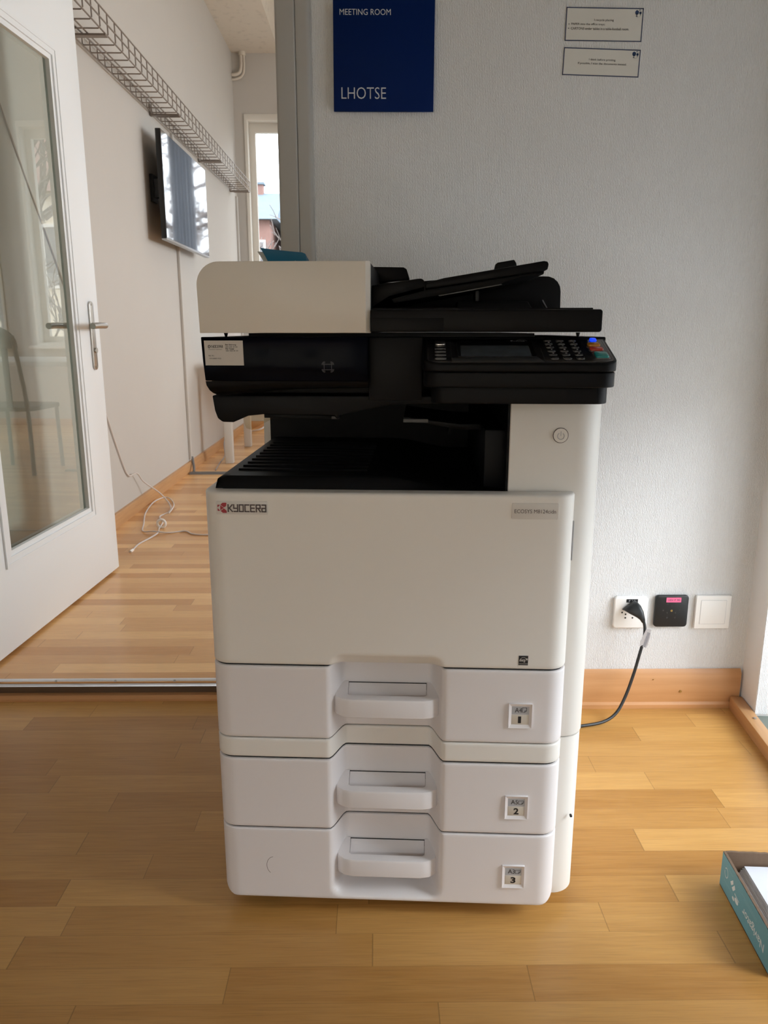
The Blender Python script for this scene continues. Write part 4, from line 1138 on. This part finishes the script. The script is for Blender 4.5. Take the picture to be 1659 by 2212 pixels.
chair(.55, 5.2, R(180), 'dark slat-back chair in front of the meeting table, mirrored in the door glass')
chair(1.45, 5.25, R(172), 'dark slat-back chair at the right end of the meeting table')

# curtain bunched in the first far window
cu = MB(); rows = []
for z in (.10, 2.98):
    rows.append([(-.700 + .225 * i / 60, YB - .10 + .028 * sin(i * .78) + .008 * sin(i * 2.1), z) for i in range(61)])
cu.grid(rows)
cn = m_curtain.node_tree; ctl = cn.nodes.new('ShaderNodeBsdfTranslucent'); ctl.inputs[0].default_value = (.54, .58, .64, 1)
cmx = cn.nodes.new('ShaderNodeMixShader'); cmx.inputs[0].default_value = .5
cn.links.new(cn.nodes['Principled BSDF'].outputs[0], cmx.inputs[1]); cn.links.new(ctl.outputs[0], cmx.inputs[2]); cn.links.new(cmx.outputs[0], cn.nodes['Material Output'].inputs[0])
cu = cu.build('curtain', m_curtain, smooth=80); thing(cu, 'pale blue-grey curtain gathered in front of the far window', 'curtain')
cr = MB().cyl((-.78, YB - .10, 2.99), (1.2, YB - .10, 2.99), .012).build('curtain_rail', m_steel); thing(cr, 'steel curtain rail above the far window', 'rail')

# ------------------------------------------------------------------ outdoors
struct(MB().box(-60, 60, -60, 80, -4.2, -4.0).build('ground', m_ground), 'street level ground outside')
struct(MB().box(1.38, 4.0, -3.5, 3.0, -.2, -.06).build('ground_terrace', m_terr), 'pale terrace outside the side window')


def house(x0, x1, y0, y1, zb, ze, zr, wm, rm, lab, nwin, chim=None):
    o = empty('house', ((x0 + x1) / 2, y0, zb)); thing(o, lab, 'building')
    cx = (x0 + x1) / 2; hw = (x1 - x0) / 2; D = y1 - y0
    MB().box(-hw, hw, 0, D, 0, ze - zb).build('wall', wm, o)
    MB().prism([(-.3, ze - zb), (D + .3, ze - zb), (D / 2, zr - zb)], -hw - .3, hw + .3, 'x').build('roof', rm, o)
    for i in range(nwin):
        wx = -hw + (i + .5) * 2 * hw / nwin
        for wz in (ze - zb - 2.2, ze - zb - 5.2):
            if wz > .3: f_ = MB().box(wx - .5, wx + .5, -.04, .02, wz, wz + 1.5).build('window', m_wframe, o); MB().box(wx - .42, wx + .42, -.05, -.03, wz + .08, wz + 1.42).build('pane', m_tvs, f_)
    if chim:
        MB().box(chim - cx - .12, chim - cx + .12, D * .5 - .2, D * .5 + .2, zr - zb - .5, zr - zb + .30).build('chimney', m_redb, o)
        MB().box(chim - cx - .18, chim - cx + .18, D * .5 - .26, D * .5 + .26, zr - zb + .30, zr - zb + .38).build('chimney_cap', m_slate, o)
    return o


house(-7.9, -3.9, 30, 36, -4, 4.95, 6.35, m_redb, m_slate, 'far house with slate roof and chimney outside the window', 3, -4.6)
house(-3.2, 2.9, 31, 38, -4, 4.75, 6.0, m_redb, m_slate, 'lower far brick house right of the chimney house', 5)
hs = house(-14.0, 12.0, -9, -2, -4, 3.1, 4.6, m_yellow, m_redb, 'unseen yellow brick house added behind the camera to block low sky and bounce warm light', 9)  # unseen house, added to block low sky and throw warm light back
hs.rotation_euler = (0, 0, pi); hs.location = (-1, -9, -4)
house(4.6, 14.6, 19, 26, -4, 4.2, 6.2, m_yellow, m_redb, 'yellow brick house with red roof mirrored in the door glass', 6)


def tree(x, y, z0, h, seed, lab):
    rnd = random.Random(seed); o = empty('bare_tree', (x, y, z0)); thing(o, lab, 'tree')
    mb = MB(); tw = MB()
    mb.tube([(0, 0, 0), (.05, 0, h * .25), (0, .05, h * .5), (.05, 0, h * .8)], [.16, .12, .08, .04], 8)

    def br(p, d, L, r, k):
        q = p + d * L; m_ = p + d * L * .5 + Vector((rnd.uniform(-.06, .06), rnd.uniform(-.06, .06), .05)) * L
        (mb if k > 2 else tw).tube([p, m_, q], [r, r * .8, r * .6], 5 if k > 2 else 3)
        if k:
            for _ in range(3 if k < 4 else 4):
                nd = (d + Vector((rnd.uniform(-.8, .8), rnd.uniform(-.8, .8), rnd.uniform(-.25, .7)))).normalized(); br(p + d * L * rnd.uniform(.4, 1), nd, L * .68, max(r * .62, .011), k - 1)
    for i in range(14):
        a = rnd.uniform(0, 6.28); zz = h * rnd.uniform(.3, .85)
        br(Vector((0, 0, zz)), Vector((cos(a), sin(a), .5)).normalized(), h * .17, .055, 4)
    mb.build('trunk', m_bark, o); tw.build('twigs', m_bark, o)
    return o


tree(-2.55, 15.5, -4, 8.0, 3, 'bare leafless tree in front of the far house outside the window')
tree(2.0, 17.5, -4, 9.0, 8, 'bare tree outside the middle windows, mirrored in the television')
tree(4.0, 11.0, -4, 8.0, 5, 'bare tree before the yellow house, mirrored in the door glass')
